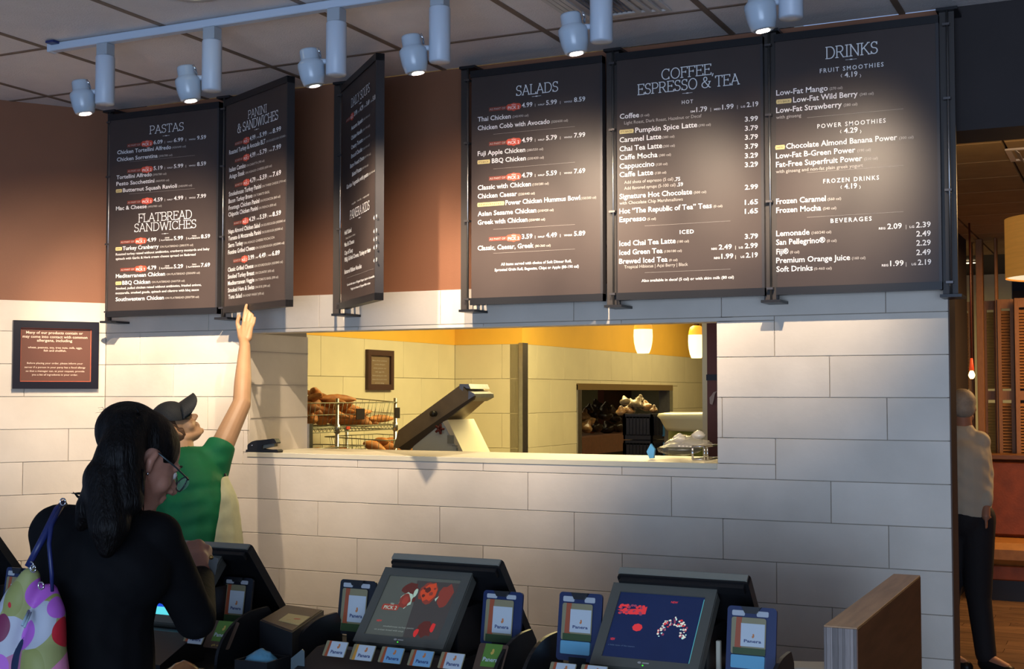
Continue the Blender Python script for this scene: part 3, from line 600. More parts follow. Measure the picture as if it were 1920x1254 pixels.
# ------------------------------------------------------------------ track light
TY = -1.03; TZ = 3.03
t = thing('lighting_track', (-2.2, TY, CZ), 'long white lighting track along the tiled ceiling', 'track')
xl = onZ(104, 93, TZ).x
b = MB(); b.cbox(xl, 0.4, TY-.018, TY+.018, CZ-.034, CZ-.004, .003); b.build('rail', WPAINT, t)
b = MB(); b.cbox(xl-.005, xl+.012, TY-.02, TY+.02, CZ-.037, CZ-.003, .003); b.build('end_cap', WPAINT, t)
b = MB(); b.box(xl+.02, xl+.06, TY-.05, TY-.018, CZ-.012, CZ-.003); b.build('feed_box', mat('blue label', (.02, .03, .12), .4), t)
def spot(x, aim, power, size, where, col=(1, .80, .58), core=.8):
    t = thing('track_spotlight', (x, TY, CZ-.03), 'white track spotlight, '+where, 'spotlight', 'spotlights on the ceiling track')
    b = MB(); b.cbox(x-.026, x+.026, TY-.024, TY+.024, CZ-.082, CZ-.034, .003); b.build('adapter', mat('grey adapter', (.34, .38, .42), .4), t)
    b = MB(); b.lathe((x, TY, CZ-.268), [(.012, .0), (.033, .0), (.036, .004), (.036, .182), (.033, .186), (.01, .186)], 22); b.build('cylinder', WPAINT, t)
    hc = Vector((x-.085, TY-.03, CZ-.228)); d = Vector((aim[0]-x, aim[1]-TY, aim[2]-CZ+.22)).normalized()
    b = MB(); b.tube([(x-.03, TY, CZ-.215), hc+Vector((.03, .01, .01))], .010, 8); b.build('knuckle', WPAINT, t)
    hd = (Vector((.12, .10, -1))).normalized()
    b = MB(); b.lathe(hc-hd*.055, [(.006, 0), (.030, .001), (.033, .008), (.033, .036), (.036, .040), (.046, .050), (.047, .062), (.043, .10), (.036, .125), (.028, .130), (.026, .122)], 22, axis=hd, capt=False); b.build('lamp_head', mat('translucent white', (.42, .50, .58), .25, spec=.6), t)
    b = MB(); b.tube([hc+Vector((.040, .0, .020)), hc+Vector((.046, -.014, .036)), hc+Vector((.040, -.02, .050))], .004, 6); b.build('clip', CHROME, t)
    b = MB(); b.lathe(hc+hd*.035, [(.001, 0), (.027, 0)], 16, axis=hd, capb=False, capt=False)
    b.build('lens', mat('lens glow', (1, .9, .7), .3, emit=.6, ecol=(1, .85, .6)), t)
    if power:
        l = bpy.data.lights.new('beam', 'SPOT'); l.energy = power; l.spot_size = R(size); l.spot_blend = .75; l.color = col; l.shadow_soft_size = .009
        o = bpy.data.objects.new('beam', l); COL.objects.link(o); o.parent = t
        hl = hc+hd*.067 - Vector((x, TY, CZ-.03)); o.location = hl
        dd = Vector(aim)-(hc+hd*.067); o.rotation_euler = dd.to_track_quat('-Z', 'Y').to_euler()
        l2 = l.copy(); l2.energy = power*core; l2.spot_size = R(34); l2.spot_blend = 1.0
        o2 = bpy.data.objects.new('beam_core', l2); COL.objects.link(o2); o2.parent = t; o2.location = hl; o2.rotation_euler = o.rotation_euler
    return t
spot(-3.54, (-4.45, -.05, 2.1), 145, 84, 'leftmost of the row')
spot(-3.03, (-3.75, 0, 1.95), 88, 80, 'second from the left')
spot(-2.49, (-2.95, 0, 1.6), 98, 80, 'third from the left, above the soups board')
spot(-2.08, (-2.28, 0, 2.3), 120, 76, 'fourth from the left')
spot(-1.50, (-1.86, 0, 2.35), 98, 74, 'rightmost one in view, next to the air vent')
spot(-.90, (-1.22, 0, 2.4), 112, 74, 'just outside the frame on the right')
# air vent in the ceiling
vx0, vx1, vy0, vy1 = -2.0+.16, -1.373-.10, -1.0+.02, -.36-.06
t = thing('ceiling_vent', ((vx0+vx1)/2, (vy0+vy1)/2, CZ), 'white louvred air vent in the ceiling behind the rightmost spotlight', 'vent')
VM = mat('vent enamel', (.62, .58, .54), .45)
b = MB(); fr = (Vector((0, 0, CZ)), Vector((1, 0, 0)), Vector((0, 1, 0)), Vector((0, 0, -1)))
for k in range(4): ring(b, vx0+k*.028, vx1-k*.028, vy0+k*.028, vy1-k*.028, .016, .002+k*.006, .010+k*.006, fr)
b.build('frame', VM, t)
for k in range(8):
    x = vx0+.12+k*(vx1-vx0-.24)/7
    b = MB(); b.box(-.014, .014, vy0+.11, vy1-.11, -.002, .002, M=Matrix.Translation((x, 0, CZ-.016)) @ Matrix.Rotation(R(40), 4, 'Y')); b.build('slat', mat('vent slat', (.16, .17, .20), .5), t)
# recessed downlight at the top edge
dl = onZ(358, -14, CZ)
t = thing('recessed_downlight', (dl.x, dl.y, CZ), 'round recessed ceiling downlight at the top edge of the view', 'downlight')
b = MB(); b.lathe((dl.x, dl.y, CZ-.006), [(.075, .006), (.095, .0), (.098, .003), (.098, .008)], 28, capb=False, capt=False); b.build('ring', VM, t)
b = MB(); b.lathe((dl.x, dl.y, CZ-.002), [(.001, 0), (.078, 0)], 24, capb=False, capt=False); b.build('diffuser', mat('downlight glow', (1, .95, .7), .4, emit=2.5, ecol=(1, .93, .6)), t)
# ------------------------------------------------------------------ kitchen things
ZV = Vector((0, 0, 1))
def quadpts(fr, pts): o, U, V, N = fr; return [o+U*u+V*v for u, v in pts]
# framed notice on kitchen wall
a, c = onX(687, 655, KX+.01), onX(735, 731, KX+.01)
fr = (Vector((KX, 0, 0)), Vector((0, 1, 0)), ZV, Vector((1, 0, 0)))
t = thing('framed_notice', (KX, (a.y+c.y)/2, c.z), 'small dark framed notice on the yellowish kitchen wall', 'notice')
b = MB(); ring(b, a.y, c.y, c.z, a.z, .045, 0, .03, fr); b.build('frame', mat('dark wood', (.05, .02, .015), .4), t)
b = MB(); b.prism([(a.y+.04, c.z+.04), (c.y-.04, c.z+.04), (c.y-.04, a.z-.04), (a.y+.04, a.z-.04)], .0, .012, fr); b.build('sheet', mat('brown sheet', (.20, .14, .09), .3, coat=.4), t)
b = MB()
for k, (tx, w) in enumerate((('Many of our products', .8), ('contain allergens', .6), ('wheat, peanuts, soy', .7), ('milk, eggs, fish', .5), ('Before placing your order', .8), ('please inform your server', .8), ('of a food allergy', .5))):
    L_ = (c.y-a.y-.12)*w; m_ = (a.y+c.y)/2; put_text(b, fr, tx, m_-L_/2, m_+L_/2, a.z-.09-k*.030, .010, .01, d=.0135)
b.build('lettering', DIM, t)

# pendants
GLOW = mat('lit pendant glass', (1, .86, .5), .3, emit=2.3, ecol=(1, .78, .34)); AMB = mat('amber pendant glass', (.9, .35, .03), .3, emit=.9, ecol=(1, .42, .04))
for i, (px_, py0, py1, w, yy) in enumerate(((1206, 600, 662, 34, 3.0), (1306, 611, 671, 30, 3.6))):
    cb_ = onY(px_, py1, yy); ct = onY(px_, py0, yy); hh = ct.z-cb_.z; rr_ = (onY(px_+w/2, py1, yy)-cb_).length
    t = thing('pendant_lamp', (cb_.x, yy, cb_.z), ('glowing glass pendant lamp with amber top, left one in the window', 'glowing glass pendant lamp with amber top and dark cord, right one in the window')[i], 'pendant lamp', 'pendant lamps in the kitchen')
    pr = [(.62, 0), (.80, .12), (.95, .32), (1.0, .52), (.97, .72)]; b = MB(); b.lathe(cb_, [(rr_*r_, hh*q) for r_, q in pr], 22, capt=False, capb=False); b.lathe(cb_+ZV*.003, [(.001, 0), (rr_*.62, 0)], 18, capb=False, capt=False); b.build('shade', GLOW, t)
    b = MB(); b.lathe(cb_, [(rr_*r_, hh*q) for r_, q in [(.97, .72), (.90, .84), (.78, .95), (.5, 1.0), (.2, 1.02)]], 22, capb=False); b.build('shade_top', AMB, t)
    b = MB(); b.lathe(ct, [(.018, 0), (.02, .04), (.008, .06)], 12); b.build('socket', BLACK, t)
    b = MB(); b.tube([ct, (ct.x, yy, CZ+.2)], .004, 6); b.build('cord', BLACK, t)
    l = bpy.data.lights.new('bulb', 'POINT'); l.energy = 5; l.color = (1, .72, .3); l.shadow_soft_size = .05
    o = bpy.data.objects.new('bulb', l); COL.objects.link(o); o.parent = t; o.location = (0, 0, -.06)

# bread rack with wire baskets
WIRE = mat('rack wire', (.24, .24, .17), .4, .7)
rx0, rx1 = -5.34, -4.92
pf = [onX(632, 800, rx1), onX(741, 800, rx1)]; pb_ = onX(668, 780, rx0)
ya, yb = pf[0].y, pf[1].y; zs = onX(632, 801, rx1).z
ya0 = ya-.75
t = thing('bread_rack', ((rx0+rx1)/2, (ya0+yb)/2, 0), 'chrome wire rack with bread baskets against the kitchen wall', 'rack')
ztop = onX(741, 746, rx1).z
for x in (rx0, rx1):
    for y in ((ya, yb) if x == rx1 else (ya+.0, yb)):
        yy = y; b = MB(); b.tube([(x, yy, 0), (x, yy, ztop)], .0135, 10)
        for z in (zs-.01, zs-.27): b.tube([(x, yy, z-.03), (x, yy, z+.03)], .02, 10)
        b.build('post', STEEL, t)
b = MB(); b.tube([(rx1, ya0, 0), (rx1, ya0, ztop)], .0135, 8); b.build('post', STEEL, t)
b = MB(); b.tube([(rx0, ya0, 0), (rx0, ya0, ztop)], .0135, 8); b.build('post', STEEL, t)
zl = zs-.27
for z in (zs, zl, .35):
    b = MB()
    for x in (rx0, rx1):
        for dz in (0, -.03): b.tube([(x, ya0, z+dz), (x, yb, z+dz)], .004, 5)
    for y in (ya0, yb):
        for dz in (0, -.03): b.tube([(rx0, y, z+dz), (rx1, y, z+dz)], .004, 5)
    n = 34
    for k in range(n):
        y = ya0+(yb-ya0)*k/n; y2 = y+(yb-ya0)/n/2; y3 = y+(yb-ya0)/n
        b.tube([(rx1, y, z-.03), (rx1, y2, z), (rx1, y3, z-.03)], .0025, 4)
    for k in range(22): y = ya0+(yb-ya0)*(k+.5)/22; b.tube([(rx0, y, z), (rx1, y, z)], .0025, 4)
    o = b.build('wire_shelf', WIRE, t)
def basket(y0, y1, z, h, zf=0, x0=rx0+.02, x1=rx1-.015):
    b = MB(); fl = .03
    top = [(x0, y0-fl, z+h+zf), (x1+fl, y0-fl, z+h), (x1+fl, y1+fl, z+h), (x0, y1+fl, z+h+zf)]
    bot = [(x0+.02, y0, z), (x1, y0, z), (x1, y1, z), (x0+.02, y1, z)]
    b.tube(top+[top[0]], .004, 5); b.tube(bot+[bot[0]], .003, 5)
    mid = [tuple(Vector(p).lerp(Vector(q), .5)) for p, q in zip(top, bot)]; b.tube(mid+[mid[0]], .0028, 5)
    for i in range(4):
        p0, p1, q0, q1 = map(Vector, (top[i], top[(i+1) % 4], bot[i], bot[(i+1) % 4])); n = max(3, int((p1-p0).length/.055))
        for k in range(1, n): b.tube([p0.lerp(p1, k/n), q0.lerp(q1, k/n)], .0022, 4)
    for k in range(1, 8): b.tube([Vector(bot[0]).lerp(Vector(bot[3]), k/8), Vector(bot[1]).lerp(Vector(bot[2]), k/8)], .0022, 4)
    o = b.build('wire_basket', WIRE, t); o['kind'] = 'stuff'; return o
basket(ya0+.06, yb-.03, zs+.006, .16, .03)
basket(ya0+.06, ya+.30, zl+.006, .13, .0); basket(ya+.42, yb+.30, zl-.02, .19, .02, rx0+.06, rx1+.12)
b = MB()
for (qx, qy, w_, h_, m_) in ((675, 776, .105, .075, 0), (744, 774, .07, .078, 0), (742, 850, .10, .05, 0), (652, 802, .045, .02, 1)):
    p = onX(qx, qy, rx1+.035); b.box(p.x, p.x+.006, p.y-w_/2, p.y+w_/2, p.z-h_/2, p.z+h_/2, m_)
o = b.build('shelf_label', [mat('dark sign', (.02, .015, .014), .4), RED], t); o['label'] = 'small dark labels clipped to the baskets'
# loaves
BREAD = mat('bread crust', (.62, .27, .07), .6, noise=.5, nscale=14, rand=.25, bump=.15, bscale=40, col2=(.30, .10, .03))
LB = []
for s_ in range(3):
    b = MB(); n = 12; m_ = 9; L_ = (.10, .135, .085)[s_]; r_ = (.045, .037, .05)[s_]; vs = []; fs = []
    for i in range(n+1):
        q = i/n; rad = r_*math.sin(PI*min(max(q, .02), .98))**.55; bend = .018*math.sin(PI*q)
        for k in range(m_):
            an = 2*PI*k/m_; sc = 1+.05*math.sin(9*q*PI)*max(0, math.sin(an))
            vs.append((-L_+2*L_*q, rad*math.cos(an)*sc+bend, rad*.8*math.sin(an)*sc))
    for i in range(n):
        for k in range(m_): fs.append((i*m_+k, i*m_+(k+1) % m_, (i+1)*m_+(k+1) % m_, (i+1)*m_+k))
    fs += [tuple(range(m_)), tuple(n*m_+k for k in range(m_))]
    b.add(vs, fs, 0, True); me = b.build('bread_loaf', BREAD); LB.append(me.data); bpy.data.objects.remove(me)
rl = random.Random(5)
def loaf(p, label, grp, rot=None, k=None, sc=1):
    o = bpy.data.objects.new('bread_loaf', LB[rl.randrange(3) if k is None else k]); COL.objects.link(o); o.location = p; o.scale = (sc,)*3
    o.rotation_euler = rot or (rl.uniform(-.3, .3), rl.uniform(-.35, .35), rl.uniform(0, 3.14)); tag(o, label, 'bread', grp); return o
hp = [(588, 785), (606, 787), (625, 788), (645, 788), (662, 786), (680, 790), (586, 770), (603, 772), (622, 773), (642, 772), (660, 774), (676, 776), (592, 756), (609, 758), (627, 757), (643, 762), (658, 765), (590, 745), (604, 744), (618, 749), (596, 736), (688, 789), (672, 783), (580, 778), (581, 762), (634, 748)]
ORD = ['first', 'second', 'third', 'fourth', 'fifth', 'sixth', 'seventh', 'eighth']
bands = [('lowest', 783, 999), ('second lowest', 767, 783), ('middle', 752, 767), ('second highest', 740, 752), ('topmost', 0, 740)]
for nm, a0, a1 in bands:
    for q, (x, y) in enumerate(sorted(p for p in hp if a0 <= p[1] < a1)): loaf(onX(x, y, rx1-.10-.09*(q % 3)), 'golden crusty loaf in the upper basket heap, %s layer, %s from left' % (nm, ORD[q]), 'loaves heaped in the upper basket')
loaf(onX(715, 785, rx1-.1), 'lone long loaf lying at the right end of the upper basket', 'loaves heaped in the upper basket', (0, 0, 1.4), 1)
for i, (x, y) in enumerate(sorted(((702, 838), (716, 828), (730, 838), (745, 845), (722, 846), (708, 848), (760, 848), (738, 830)))): loaf(onX(x, y, rx1+.0-.06*(i % 2)), 'pale golden loaf in the lower right basket beside the slicer, %s from left' % ORD[i], 'loaves in the lower basket')
for i, (x, y) in enumerate(((600, 850), (617, 848), (632, 845), (640, 848))): loaf(onX(x, y, rx1-.15), 'reddish brown loaf low in the lower left basket, %s from left' % ORD[i], 'loaves in the lower left basket')

# gravity bread slicer
YS = 3.1
def sp(x, y, dy=0): return onY(x, y, YS+dy)
SLM = mat('taupe metal', (.30, .235, .15), .45, .35, noise=.08); SWH = mat('slicer white', (.50, .56, .58), .4)
u_, v_ = Vector((1, 0, 0)), ZV; N_ = Vector((0, -1, 0)); O_ = Vector((0, YS, 0))
def pp(*pts): return [(sp(x, y).x, sp(x, y).z) for x, y in pts]
zt_ = sp(800, 905).z; 
t = thing('bread_slicer', (sp(840, 850).x, YS, zt_), 'bread slicer with long taupe chute tilted up over a white body', 'slicer')
fr = (O_, u_, v_, N_)
b = MB(); b.prism(pp((795, 838), (812, 816), (852, 789), (862, 800), (897, 862), (897, 905), (800, 905)), -.20, .16, fr); b.build('body', SWH, t)
b = MB(); b.prism(pp((853, 790), (862, 786), (899, 862), (893, 862)), -.21, .175, fr); b.build('edge_band', mat('cream edge', (.62, .58, .46), .45), t)
b = MB(); b.prism(pp((757, 838), (766, 806), (882, 721), (903, 742), (846, 792), (780, 840)), -.14, .14, fr); b.build('chute', SLM, t)
b = MB(); b.prism(pp((880, 720), (897, 720), (901, 729), (893, 728), (888, 724), (886, 733), (880, 728)), -.14, .145, fr); b.prism(pp((897, 732), (908, 738), (909, 745), (896, 752)), -.14, .145, fr); b.build('chute_end', STEEL, t)
b = MB(); b.prism(pp((770, 838), (848, 783), (905, 745), (910, 742), (908, 749), (850, 792), (783, 846)), .14, .165, fr); b.build('side_rail', mat('dark rail', (.07, .055, .04), .4, .4), t)
k0 = sp(834, 775); b = MB(); b.lathe((k0.x, YS-.14, k0.z), [(.001, 0), (.020, 0), (.020, .04), (.001, .045)], 14, axis=(0, -1, 0)); b.build('knob', BLKP, t)
k0 = sp(848, 803); b = MB()
for q in range(5): an = q*2*PI/5; b.tube([(k0.x, YS-.175, k0.z), (k0.x+.035*math.cos(an), YS-.185, k0.z+.035*math.sin(an))], [.012, .008], 6)
b.build('star_knob', mat('maroon knob', (.10, .012, .015), .4), t)
b = MB()
for (x, y, w_, h_) in ((868, 822, .05, .055), (880, 840, .012, .02), (884, 846, .014, .014), (876, 834, .04, .006)):
    p = sp(x, y); b.box(p.x-w_/2, p.x+w_/2, YS-.179, YS-.176, p.z-h_/2, p.z+h_/2)
b.build('decals', mat('grey print', (.22, .24, .24), .5), t)
b = MB(); b.box(sp(700, 850).x+.5, sp(920, 850).x+.1, YS-.3, YS+.35, zt_-.04, zt_); 
for x in (sp(700, 850).x+.56, sp(920, 850).x+.04):
    for y in (YS-.24, YS+.29): b.box(x-.02, x+.02, y-.02, y+.02, 0, zt_-.04)
tag(b.build('steel_table', STEEL), 'steel work table under the bread slicer', 'table')

# stack of bread crates
cy_ = 3.2; c0, c1 = onY(1171, 775, cy_), onY(1222, 775, cy_)
CRM = mat('crate plastic', (.006, .008, .02), .5); BLU = mat('bright blue plastic', (.03, .20, .55), .5)
ztopc = c0.z; zz = .0; k = 0; nC = 9; hC = ztopc/nC
for k in range(nC):
    t = thing('bread_crate', ((c0.x+c1.x)/2, cy_+.2, k*hC), 'dark blue bread crate, '+('topmost' if k == nC-1 else ['lowest', 'second', 'third', 'fourth', 'fifth', 'sixth', 'seventh', 'eighth'][k]+(' from the floor' if k else ''))+' of the stack', 'crate', 'stack of bread crates')
    z0 = k*hC; b = MB(); x0, x1, y0, y1 = c0.x, c1.x, cy_, cy_+.22
    for (p, q) in (((x0, y0), (x1, y0)), ((x1, y0), (x1, y1)), ((x1, y1), (x0, y1)), ((x0, y1), (x0, y0))):
        for (za, zb_) in ((z0+.003, z0+.035), (z0+hC-.03, z0+hC-.003)):
            b.box(min(p[0], q[0])-.006, max(p[0], q[0])+.006, min(p[1], q[1])-.006, max(p[1], q[1])+.006, za, zb_)
        for s_ in range(0, 9):
            f_ = s_/8; x = p[0]+(q[0]-p[0])*f_; y = p[1]+(q[1]-p[1])*f_; b.box(x-.010, x+.010, y-.006, y+.006, z0+.03, z0+hC-.02)
    b.box(x0, x1, y0, y1, z0+.006, z0+.014)
    b.box(x0+.015, x1-.015, y0+.012, y0+.018, z0+.01, z0+hC-.01)
    b.build('basket', CRM, t)
    b = MB(); b.box(x1+.006, x1+.012, y1-.03, y1+.006, z0+.02, z0+hC-.02); b.build('corner_strip', BLU, t)
    if k == nC-3:
        b = MB(); b.box(x0+.05, x1-.06, y0-.012, y0-.007, z0+hC-.03, z0+hC-.015); b.build('rim_strip', mat('deep blue plastic', (.01, .02, .35), .5), t)
        b = MB(); b.box(x0+.10, x1-.14, y0-.013, y0-.008, z0+hC-.065, z0+hC-.05); b.build('tag', CREAM, t)

# shelf unit with crumpled bags of bread, seen through the pass-through
def crumple(seed, r, sq=.8, tw=True):
    rg = random.Random(seed); bm = bmesh.new(); bmesh.ops.create_icosphere(bm, subdivisions=3, radius=1)
    ph = [Vector((rg.uniform(-1, 1), rg.uniform(-1, 1), rg.uniform(-1, 1))).normalized()*rg.uniform(3, 8) for _ in range(7)]
    for v in bm.verts:
        d = v.co.normalized(); s_ = 1+sum(.06*abs(math.sin(d.dot(p)+i)) for i, p in enumerate(ph))-.2
        if tw and d.z > .75: s_ *= 1+(d.z-.75)*2.4
        v.co = Vector((d.x*r*s_*(1.2-.5*max(0, d.z)), d.y*r*s_*(1-.5*max(0, d.z)), d.z*r*s_*sq))
    vs = [v.co.copy() for v in bm.verts]; fs = [tuple(v.index for v in f.verts) for f in bm.faces]; bm.free(); return vs, fs
BGM = [mat('clear bag over bread', (.26, .15, .07), .22, noise=.5, nscale=18, spec=.6, bump=.5, bscale=22, rand=.2), mat('dark bag', (.022, .014, .010), .3, bump=.6, bscale=20, noise=.5, nscale=12), mat('pale crinkled bag', (.20, .16, .10), .25, bump=.5, bscale=25, noise=.4, nscale=15), mat('carrot orange bag', (.50, .16, .04), .35, noise=.4, nscale=14, bump=.3)]
bx = KC-.32
kinds = [('dark crumpled bag', 1), ('clear bag of brown bread', 0), ('pale crinkled plastic bag', 2), ('orange bag', 3)]
BAGS = [(1098, 800, 11, 0), (1118, 800, 10, 1), (1140, 803, 10, 1), (1160, 800, 10, 1), (1095, 780, 10, 0), (1113, 775, 12, 1), (1132, 776, 12, 1), (1152, 783, 10, 1), (1120, 762, 9, 1), (1137, 764, 8, 1), (1103, 768, 8, 1), (1112, 806, 6, 3), (1104, 790, 9, 0), (1148, 770, 8, 2)]
places = ['bottom left of the heap', 'bottom row beside the clear bags', 'bottom middle of the heap', 'bottom right of the heap', 'left side at the steel frame', 'left middle', 'centre of the heap', 'right middle', 'near the top', 'at the very top', 'upper left', 'low at the front left', 'left below the dark bags', 'upper right by the crates']
for i, (x, y, r_, kd) in enumerate(BAGS):
    p = onX(x, y, bx-.05*(i % 3)); rad = r_*(p-CAM).length/F*1.15; vs, fs = crumple(i+3, rad)
    b = MB(); M_ = Matrix.Translation(p) @ Euler((rl.uniform(-.5, .5), rl.uniform(-.6, .6), rl.uniform(0, 6))).to_matrix().to_4x4()
    b.add([M_ @ v for v in vs], fs, 0, True); tag(b.build('bread_bag', BGM[kd], origin=p-ZV*rad*.8), kinds[[1, 0, 2, 3].index(kd)][0]+' in the pass-through pile, '+places[i], 'bag', 'bags piled in the pass-through')
tops = [(1172, 752, 7, 2), (1195, 757, 9, 2), (1212, 762, 8, 0), (1226, 768, 6, 0), (1180, 768, 8, 0), (1200, 748, 6, 2), (1165, 771, 7, 0), (1186, 757, 7, 2)]
pl = ['leftmost, standing tall', 'in the middle, palest', 'right of the middle', 'rightmost', 'low at the left', 'highest of all', 'hanging over the left edge', 'behind the middle one']
for i, (x, y, r_, kd) in enumerate(tops):
    p = onY(x, y, cy_+.1+.08*(i % 3)); rad = r_*(p-CAM).length/F*1.2; vs, fs = crumple(i+40, rad)
    b = MB(); M_ = Matrix.Translation(p) @ Euler((rl.uniform(-.5, .5), rl.uniform(-.6, .6), rl.uniform(0, 6))).to_matrix().to_4x4()
    b.add([M_ @ v for v in vs], fs, 0, True); tag(b.build('bread_bag', BGM[kd], origin=p-ZV*rad*.8), 'crinkled plastic bread bag on the dark crates, '+pl[i], 'bag', 'bags on top of the crate stack')
t = thing('storage_shelf', (bx, OY0+1.2, 0), 'brown storage shelf in the pass-through holding the pile of bags', 'shelf')
zsh = onX(1110, 816, bx).z
b = MB(); b.box(bx-.45, bx+.16, OY0+.12, OY1-.3, zsh-.18, zsh); b.build('shelf_board', mat('brown laminate', (.09, .035, .02), .5, noise=.2), t)
b = MB(); b.box(bx-.45, bx+.08, OY0+.2, OY1-.4, 0, zsh-.18); b.build('cabinet', mat('dark cabinet', (.02, .014, .012), .6), t)
p = onX(1112, 846, bx+.22); b = MB(); b.cbox(p.x-.1, p.x, p.y-.12, p.y+.12, p.z-.1, min(p.z+.05, zsh-.19), .005); tag(b.build('red_box', mat('dull red', (.22, .04, .02), .6), origin=(p.x, p.y, p.z-.1)), 'dull red box low in the pass-through opening', 'box')

# curved cream counter hood with green front
ch = 2.35; L0 = onY(1238, 776, ch+.35); Lb = onY(1250, 806, ch+.35)
cx_, cyy = L0.x+.62, ch+.35
def half(b, c, prof, n=28, mi=0):
    vs = []; fs = []
    for i in range(n+1):
        an = PI+PI*i/n
        for (r_, z) in prof: vs.append((c[0]+r_*math.cos(an), c[1]+r_*.55*math.sin(an), z))
    m_ = len(prof)
    for i in range(n):
        for k in range(m_-1): fs.append((i*m_+k, (i+1)*m_+k, (i+1)*m_+k+1, i*m_+k+1))
    b.add(vs, fs, mi, True)
t = thing('curved_counter', (cx_, cyy, 0), 'rounded counter with cream hood and olive green front, behind the window right', 'counter')
zt1 = L0.z; zb1 = Lb.z-.0
CH_ = mat('cream hood', (.66, .66, .46), .35)
b = MB(); half(b, (cx_, cyy), [(.001, zt1+.012), (.55, zt1+.012), (.62, zt1+.004), (.63, zt1-.012), (.61, zt1-.03), (.585, zb1+.02), (.57, zb1), (.001, zb1)]); b.build('hood', CH_, t)
b = MB(); half(b, (cx_, cyy), [(.56, zb1), (.56, 0)]); b.build('front', mat('olive green', (.13, .16, .02), .5, noise=.1, nscale=5), t)

# clear lidded box and blue packet on the sill
CLR = mat('clear plastic', (.55, .52, .46), .08, alpha=.30, spec=.9)
q0, q1 = onY(1222, 862, .22), onY(1328, 864, .22); zsill = WZ0
t = thing('lidded_tray', ((q0.x+q1.x)/2, .28, zsill), 'clear plastic tray with domed lid and foil on the stone sill', 'tray')
xa, xb = q0.x+.03, q1.x
b = MB(); fr = (Vector((0, .28, 0)), u_, v_, N_)
for z in (0.004, .055): b.tube([(xa+.16, .17, zsill+z), (xb, .17, zsill+z), (xb, .38, zsill+z), (xa+.16, .38, zsill+z), (xa+.16, .17, zsill+z)], .004, 6)
for x in (xa+.16, xa+.22, xb-.05, xb): b.tube([(x, .17, zsill+.004), (x, .17, zsill+.055)], .003, 6)
b.build('wire_stand', CHROME, t)
b = MB(); n = 14; vs = []; fs = []
for i in range(n+1):
    q = i/n; x = xa+.02+(xb-xa-.02)*q; r_ = .052*math.sin(PI*min(1, q*.93+.07))**.6
    for k in range(11): an = PI*k/10; vs.append((x, .275-.10*math.cos(an)*(.4+.6*min(1, r_/.05)), zsill+.05+r_*math.sin(an)*.9*(1+.08*math.sin(q*23))))
for i in range(n):
    for k in range(10): fs.append((i*11+k, i*11+k+1, (i+1)*11+k+1, (i+1)*11+k))
b.add(vs, fs, 0, True); b.build('dome_lid', CLR, t)
b = MB(); vs, fs = crumple(77, .055, .45, False); cc = Vector((xa+.07, .27, zsill+.040)); b.add([cc+Vector((v.x*1.3, v.y, v.z)) for v in vs], fs, 0, True); b.build('foil_pouch', mat('silver foil', (.12, .12, .11), .25, .6, alpha=.55, bump=.6, bscale=30), t)
for x, z in ((xa+.075, .085), (xa+.155, .098)):
    b = MB(); vs, fs = crumple(int(x*-100), .022, .8, False); cc = Vector((x, .26, zsill+z)); b.add([cc+v for v in vs], fs, 0, True); b.build('lid_knob', mat('bright clear knob', (.45, .43, .38), .08, .3), t)
p = onY(1222, 846, .2); b = MB(); b.prism([(p.x-.006, zsill+.002), (p.x+.012, zsill+.004), (p.x+.016, zsill+.04), (p.x-.0, zsill+.062), (p.x-.018, zsill+.03)], -.002, .012, (Vector((0, .2, 0)), u_, v_, N_)); tag(b.build('blue_packet', mat('blue packet', (.08, .28, .50), .35), origin=(p.x, .2, zsill)), 'light blue packet leaning on the foil at the sill', 'packet')
# stapler on the sill
SY = .018
def st(x, y): p = onY(440+x/9.6, 780+y/9.6, SY); return (p.x, p.z)
t = thing('stapler', (st(400, 650)[0], SY, zsill), 'black stapler standing open at the left end of the sill', 'stapler')
fr = (Vector((0, SY, 0)), u_, v_, N_)
zz = zsill+.001
b = MB(); b.prism([(st(250, 0)[0], zz), (st(825, 0)[0], zz), st(828, 620), st(800, 597), st(640, 603), st(535, 585), st(250, 600)], -.019, .019, fr); b.build('base', BLKP, t)
b = MB(); b.prism([st(252, 630), st(252, 555), st(285, 500), st(350, 455), st(420, 435), st(600, 420), st(720, 403), st(755, 408), st(790, 470), st(785, 492), st(640, 500), st(535, 520), st(530, 600)], -.017, .017, fr); b.build('arm', BLKP, t)
b = MB(); b.prism([st(530, 510), st(745, 495), st(745, 545), st(530, 585)], -.012, .012, fr); b.build('magazine', mat('brushed magazine', (.20, .19, .14), .35, .8), t)
b = MB(); c_ = st(358, 523); b.lathe((c_[0], SY-.017, c_[1]), [(.001, .002), (.0035, .002), (.0035, 0)], 10, axis=(0, -1, 0)); b.build('rivet', CHROME, t)

# ------------------------------------------------------------------ dining room on the right
DT = mat('dining ceiling tile', (.36, .27, .15), .85, noise=.1, nscale=6, rand=.12)
b = MB(); b.box(-2.2, 3, .25, 15, CZ+.02, CZ+.05); dc = struct(b.build('ceiling_dining', DARK))
for i in range(-3, 4):
    for j in range(0, 14): piece('ceiling_tile', dc, i*.61-.03+.008, i*.61+.58-.008, .27+j*.61+.008, .27+(j+1)*.61-.008, CZ, CZ+.02, DT, .002)
b = MB(); b.box(-3.5, 4, 14, 14.1, 0, CZ+.05); struct(b.build('wall_far_dining', mat('far wall brown', (.08, .035, .018), .7)))
b = MB(); b.box(3, 3.1, -8, 14, 0, CZ+.05); struct(b.build('wall_right', mat('dark wall', (.10, .06, .04), .7)))
b = MB(); b.box(-3.6, -3.5, 7.4, 14, 0, CZ+.05); struct(b.build('wall_left_dining', mat('dark wall', (.10, .06, .04), .7)))
